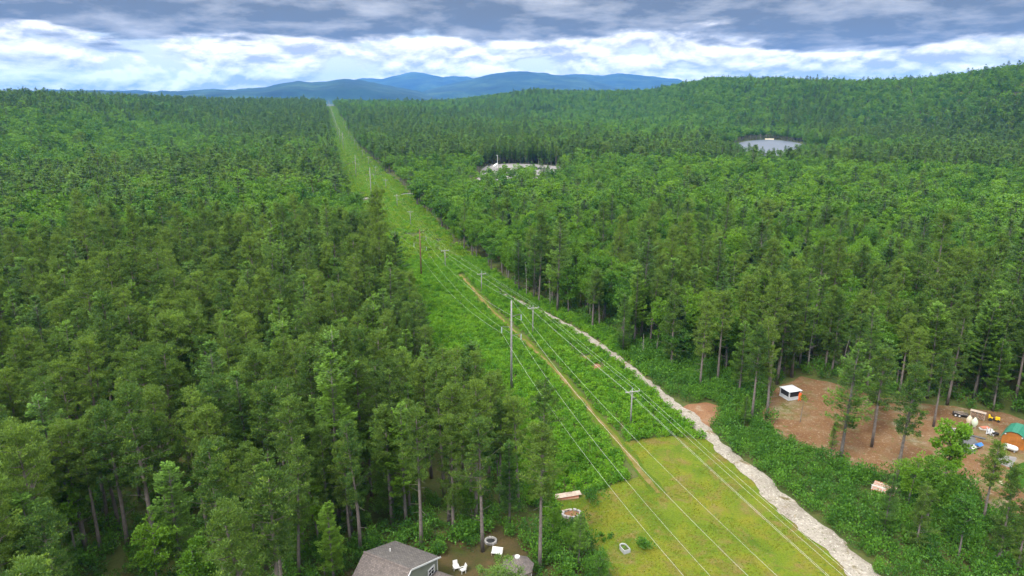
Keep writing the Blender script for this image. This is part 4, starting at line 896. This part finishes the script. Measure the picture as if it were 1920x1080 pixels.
for sy in (-.25, .25): MB().tube([(.7, sy*.2, .2), (-1.0, sy*1.3, .6)], .025, 5).build('handle', M['plank'], o); MB().tube([(-.3, sy, .4), (-.4, sy, 0)], .02, 5).build('leg', M['black'], o)
c, a, ln = place2((1822, 818), (1842, 823)); o = thing('roof_board', 'long dark board lying on the yard before the plank heap', 'board', (c[0], c[1], .03), a)
MB().box((0, 0, .16), (2.6, .55, .06)).build('sheet', M['darkpave'], o); [MB().box((sx, 0, .065), (.1, .5, .13)).build('batten', M['plank'], o) for sx in (-1, 0, 1)]
x, y = G(1832, 841); o = thing('covered_boat', 'small white boat under a blue tarp beside the dark paving', 'boat', (x, y, .03), R(25))
bo = []; bf = []
for i in range(9):
    t = i/8; w = .55*math.sin(math.pi*min(1, .12 + t*.88))**.6 if i else .35
    for j in range(6): q = math.pi*j/5; bo.append((-1.3 + 2.6*t, -w*math.cos(q), .62 - .45*math.sin(q)))
bf = [(i*6+j, (i+1)*6+j, (i+1)*6+j+1, i*6+j+1) for i in range(8) for j in range(5)]
MB().poly(bo, bf).build('hull', M['white_plastic'], o, True)
MB().poly([(-.2, -.5, .64), (.95, -.5, .64), (.95, 0, .98), (-.2, 0, 1.02), (.95, .5, .64), (-.2, .5, .64)], [(0, 1, 2, 3), (3, 2, 4, 5), (0, 3, 5), (1, 4, 2)]).build('tarp', M['blue'], o)
sheet('paved_patch', [G(1796, 822), G(1826, 818), G(1836, 838), G(1822, 852), G(1800, 846)], .045, M['darkpave'], .15, 4, kind='structure')
sheet('patio', [G(1870, 852), G(1908, 858), G(1896, 878), G(1862, 866)], .05, M['asphalt'], .05, 4, kind='structure')
sheet('turf_patch', [G(1912, 868), G(1960, 860), G(1990, 920), G(1905, 915), G(1888, 892)], .045, M['turf'], .3, 4, kind='structure')
def logthing(p, q, r, mt, label):
    c, a, ln = place2(p, q); o = thing('fallen_log', label, 'log', (c[0], c[1], r*.9), a, 'logs lying on the ground'); MB().tube([(-ln/2, 0, 0), (0, .12, .05), (ln/2, 0, 0)], [r, r*.9, r*.7], 8).build('bole', mt, o, True); MB().tube([(ln*.1, 0, r*.5), (ln*.16, .3, r + .5)], [.06, .03], 5).build('stub', mt, o)
logthing((1840, 1002), (1866, 996), .17, M['dead'], 'pale log with a broken end lying in the brush below the turf'); logthing((1862, 1046), (1925, 1034), .2, M['plank'], 'longer brown log lying low at the corner of the brush'); logthing((1895, 1060), (1940, 1050), .2, M['dead'], 'grey log lying nearest the corner of the picture')
logthing((1868, 902), (1880, 912), .22, M['tan'], 'short pale log at the edge of the green turf'); logthing((1790, 745), (1803, 740), .12, M['dead'], 'thin grey log under the trees behind the yard')
x, y = G(1656, 926); o = thing('wooden_platform', 'old wooden platform with a broken white rail in the brush', 'platform', (x, y, 0), R(-38))
for q in range(13): MB().box((0, -1.5 + q*.25, 1.02 + .012*(q % 3)), (3.2, .225, .05)).build('plank', M['plank'] if q % 3 else M['red'], o)
for sx in (-1.45, 1.45):
    for sy in (-1.4, 1.4): MB().box((sx, sy, .5), (.13, .13, 1.0)).build('leg', M['plank'], o)
for sx in (-1.5, 0): MB().box((sx, -1.55, 1.4), (.08, .08, .8)).build('rail_post', M['trim'], o)
MB().box((-.6, -1.55, 1.82), (2.0, .09, .07)).build('rail', M['trim'], o)

# ------------------------------------------------------------------ beside the far paved lot
x, y = G(932, 318); o = thing('roadside_kiosk', 'small open gabled kiosk on the far paved lot', 'kiosk', (x, y, .25), R(15))
for sx in (-2, 2):
    for sy in (-1.5, 1.5): MB().box((sx, sy, 1.6), (.25, .25, 3.2)).build('post', M['trim'], o)
for s in (-1, 1): MB().slab([(s*3.2, -2.6*1, 2.9), (s*3.2, 2.6, 2.9), (0, 2.6, 5.2), (0, -2.6, 5.2)][::s], .2).build('roof_panel', M['trim'], o)
x, y = G(933, 315); o = thing('lamp_post', 'white lamp post rising above the far paved lot', 'lamp post', (x, y, .25), 0)
MB().tube([(0, 0, 0), (0, 0, 11)], [.2, .13], 8).build('post', M['trim'], o); MB().box((-.4, 0, 11), (1.6, .5, .3)).build('lamp_head', M['white_plastic'], o)
def car(px, py, rz, mt, label):
    x, y = G(px, py); o = thing('parked_car', label, 'car', (x, y, .25), rz, 'cars on the far lot')
    MB().poly([(-2.2, -.9, .4), (2.2, -.9, .4), (2.2, .9, .4), (-2.2, .9, .4), (-2.2, -.88, .95), (2.1, -.85, .9), (2.1, .85, .9), (-2.2, .88, .95)], [(0, 3, 2, 1), (4, 5, 6, 7), (0, 1, 5, 4), (1, 2, 6, 5), (2, 3, 7, 6), (3, 0, 4, 7)]).build('body', mt, o)
    MB().poly([(-1.9, -.82, .94), (1.1, -.82, .92), (1.1, .82, .92), (-1.9, .82, .94), (-1.4, -.65, 1.5), (.4, -.65, 1.5), (.4, .65, 1.5), (-1.4, .65, 1.5)], [(4, 5, 6, 7), (0, 1, 5, 4), (1, 2, 6, 5), (2, 3, 7, 6), (3, 0, 4, 7)]).build('cabin', M['glass'], o)
    for sx in (-1.4, 1.4):
        for sy in (-.85, .85): MB().tube([(sx, sy - .1, .33), (sx, sy + .1, .33)], .33, 10).build('wheel', M['black'], o)
car(918, 311, R(80), M['navy'], 'dark car at the back corner of the far paved lot'); car(919, 321, R(40), M['silver'], 'silver car nearer the entrance of the far paved lot'); car(1012, 318, R(10), M['navy'], 'dark car parked along the right half of the far lot')

# ------------------------------------------------------------------ landmark trees
def mark(kind, k, px, py, s, label, tilt=(0, 0)): x, y = G(px, py); return tree(kind, k, (x, y, tz(x, y) - .05), s, rng.uniform(0, 6), label, None, tilt)
mark('pitch', 0, 1012, 1072, 1.05, 'tall pine beside the gazebo with a long bare trunk'); mark('pitch', 1, 905, 1034, 1.02, 'pine between the gazebo and the house, lit boughs reaching low'); mark('pitch', 2, 790, 1030, 1.0, 'straight-trunked pine right behind the grey house roof')
mark('pitch', 3, 676, 1040, .98, 'pine with bare trunk left of the grey house'); mark('pitch', 4, 163, 1037, 1.0, 'tall pine with a long pale bare trunk near the lower left corner'); mark('pitch', 5, 95, 1074, 1.0, 'pine whose bare trunk leaves the picture at the lower left corner')
mark('pitch', 6, 60, 1010, .95, 'slim pine with a grey trunk at the left frame edge'); mark('white', 0, 660, 1000, .8, 'young white pine standing just behind the left of the house')
mark('white', 1, 1575, 868, 1.05, 'big bright white pine alone in the middle of the yard'); mark('pitch', 1, 1634, 838, .95, 'pine with a straight grey trunk behind the big white pine'); mark('pitch', 4, 1680, 908, 1.05, 'dark pine with a forked trunk at the edge of the brush')
mark('pitch', 3, 1437, 785, 1.0, 'pine with a dark leaning trunk left of the tent', (0, .05)); mark('pitch', 0, 1408, 792, .95, 'pine at the corner of the brush beside the dirt spur'); mark('pitch', 5, 1312, 732, .95, 'pine standing over the bushes at the bend of the gravel road'); mark('white', 2, 1385, 742, .9, 'white pine between the dirt spur and the tent')
mark('pitch', 2, 1345, 722, 1.0, 'pine just behind the dirt spur'); mark('white', 3, 1640, 800, .95, 'tall dark white pine in the middle of the yard behind the tent side'); mark('broad', 0, 1765, 930, 1.15, 'big leafy broadleaf tree between the yard and the brush'); mark('broad', 1, 1735, 990, .95, 'smaller broadleaf tree in front of the big leafy one')
mark('pitch', 6, 1842, 985, .74, 'pine in front of the blue-tarped boat'); mark('pitch', 8, 1905, 1075, .62, 'pine at the lower right corner of the picture'); mark('white', 4, 1655, 1010, .45, 'bushy young white pine in the brush below the platform'); mark('dead', 0, 1205, 668, .55, 'small bare dead spruce at the edge of the woods by the road')
mark('dead', 1, 1515, 690, 1.2, 'tall pale dead trunk behind the tent'); mark('white', 1, 1085, 1062, .4, 'young white pine on the grass edge below the stone bed'); mark('broad', 2, 1120, 1105, .42, 'leafy sapling at the bottom edge beside the mown grass')
mark('broad', 3, 300, 1125, .8, 'light green broadleaf tree at the bottom edge left of the house'); mark('white', 4, 1558, 850, .26, 'small dark young pine under the big white pine'); mark('broad', 4, 610, 1085, .5, 'leafy young tree at the left corner of the house')
x, y = G(955, 1120); tree('pitch', 8, (-.6, 61.5, -.1), (1.35, 1.35, .70), 1.0, 'bright olive young pine in front of the gazebo roof')
mark('white', 0, 1168, 662, .7, 'dense young white pine by the bend in the gravel road'); mark('broad', 2, 1268, 690, .85, 'bright green maple at the forest edge above the road'); mark('white', 3, 1395, 800, .36, 'dark young pine at the corner of the brush bank')
mark('pitch', 9, 1868, 1066, .72, 'bushy pine in the brush near the lower right corner'); mark('pitch', 7, 1935, 1005, .78, 'pine over the fallen logs at the right frame edge'); mark('broad', 3, 1795, 1055, .72, 'broadleaf tree low in the brush between the lower right pines')
mark('pitch', 8, 1715, 1040, .6, 'rounded young pine beside the gravel road bank at the bottom'); mark('pitch', 4, 1703, 792, .95, 'slim pine at the back of the yard left of the wood pile'); mark('pitch', 2, 1592, 772, .95, 'pine at the back of the yard right of the tent'); mark('pitch', 6, 1750, 800, .85, 'pine in the yard between the white chairs and the woods')
mark('broad', 2, 1700, 960, .75, 'broadleaf tree over the wooden platform corner')
mark('pitch', 9, 850, 1006, .9, 'low-branched pine behind the garden chairs'); mark('pitch', 0, 735, 985, .95, 'pine behind the house roof ridge'); mark('white', 2, 955, 985, .75, 'white pine behind the fire pit'); mark('pitch', 7, 618, 1012, .85, 'low-branched pine at the left side of the house'); mark('broad', 1, 1035, 1015, .45, 'broadleaf sapling between the gazebo and the stone bed'); mark('broad', 4, 885, 985, .6, 'broadleaf sapling in the shade behind the fire pit')
mark('broad', 0, 560, 1060, .55, 'broadleaf sapling among the trunks left of the house'); mark('broad', 3, 1068, 1050, .4, 'leafy sapling along the grass edge right of the gazebo')
mark('white', 3, 345, 1098, .95, 'broad white pine with bright layered boughs near the bottom edge left of the house'); mark('white', 0, 528, 800, .95, 'bright white pine standing above the middle of the left stand'); mark('dead', 2, 655, 930, .9, 'bare dead pine with grey limbs behind the house'); mark('dead', 1, 65, 960, .95, 'bare dead pine with pale branches near the left frame edge')
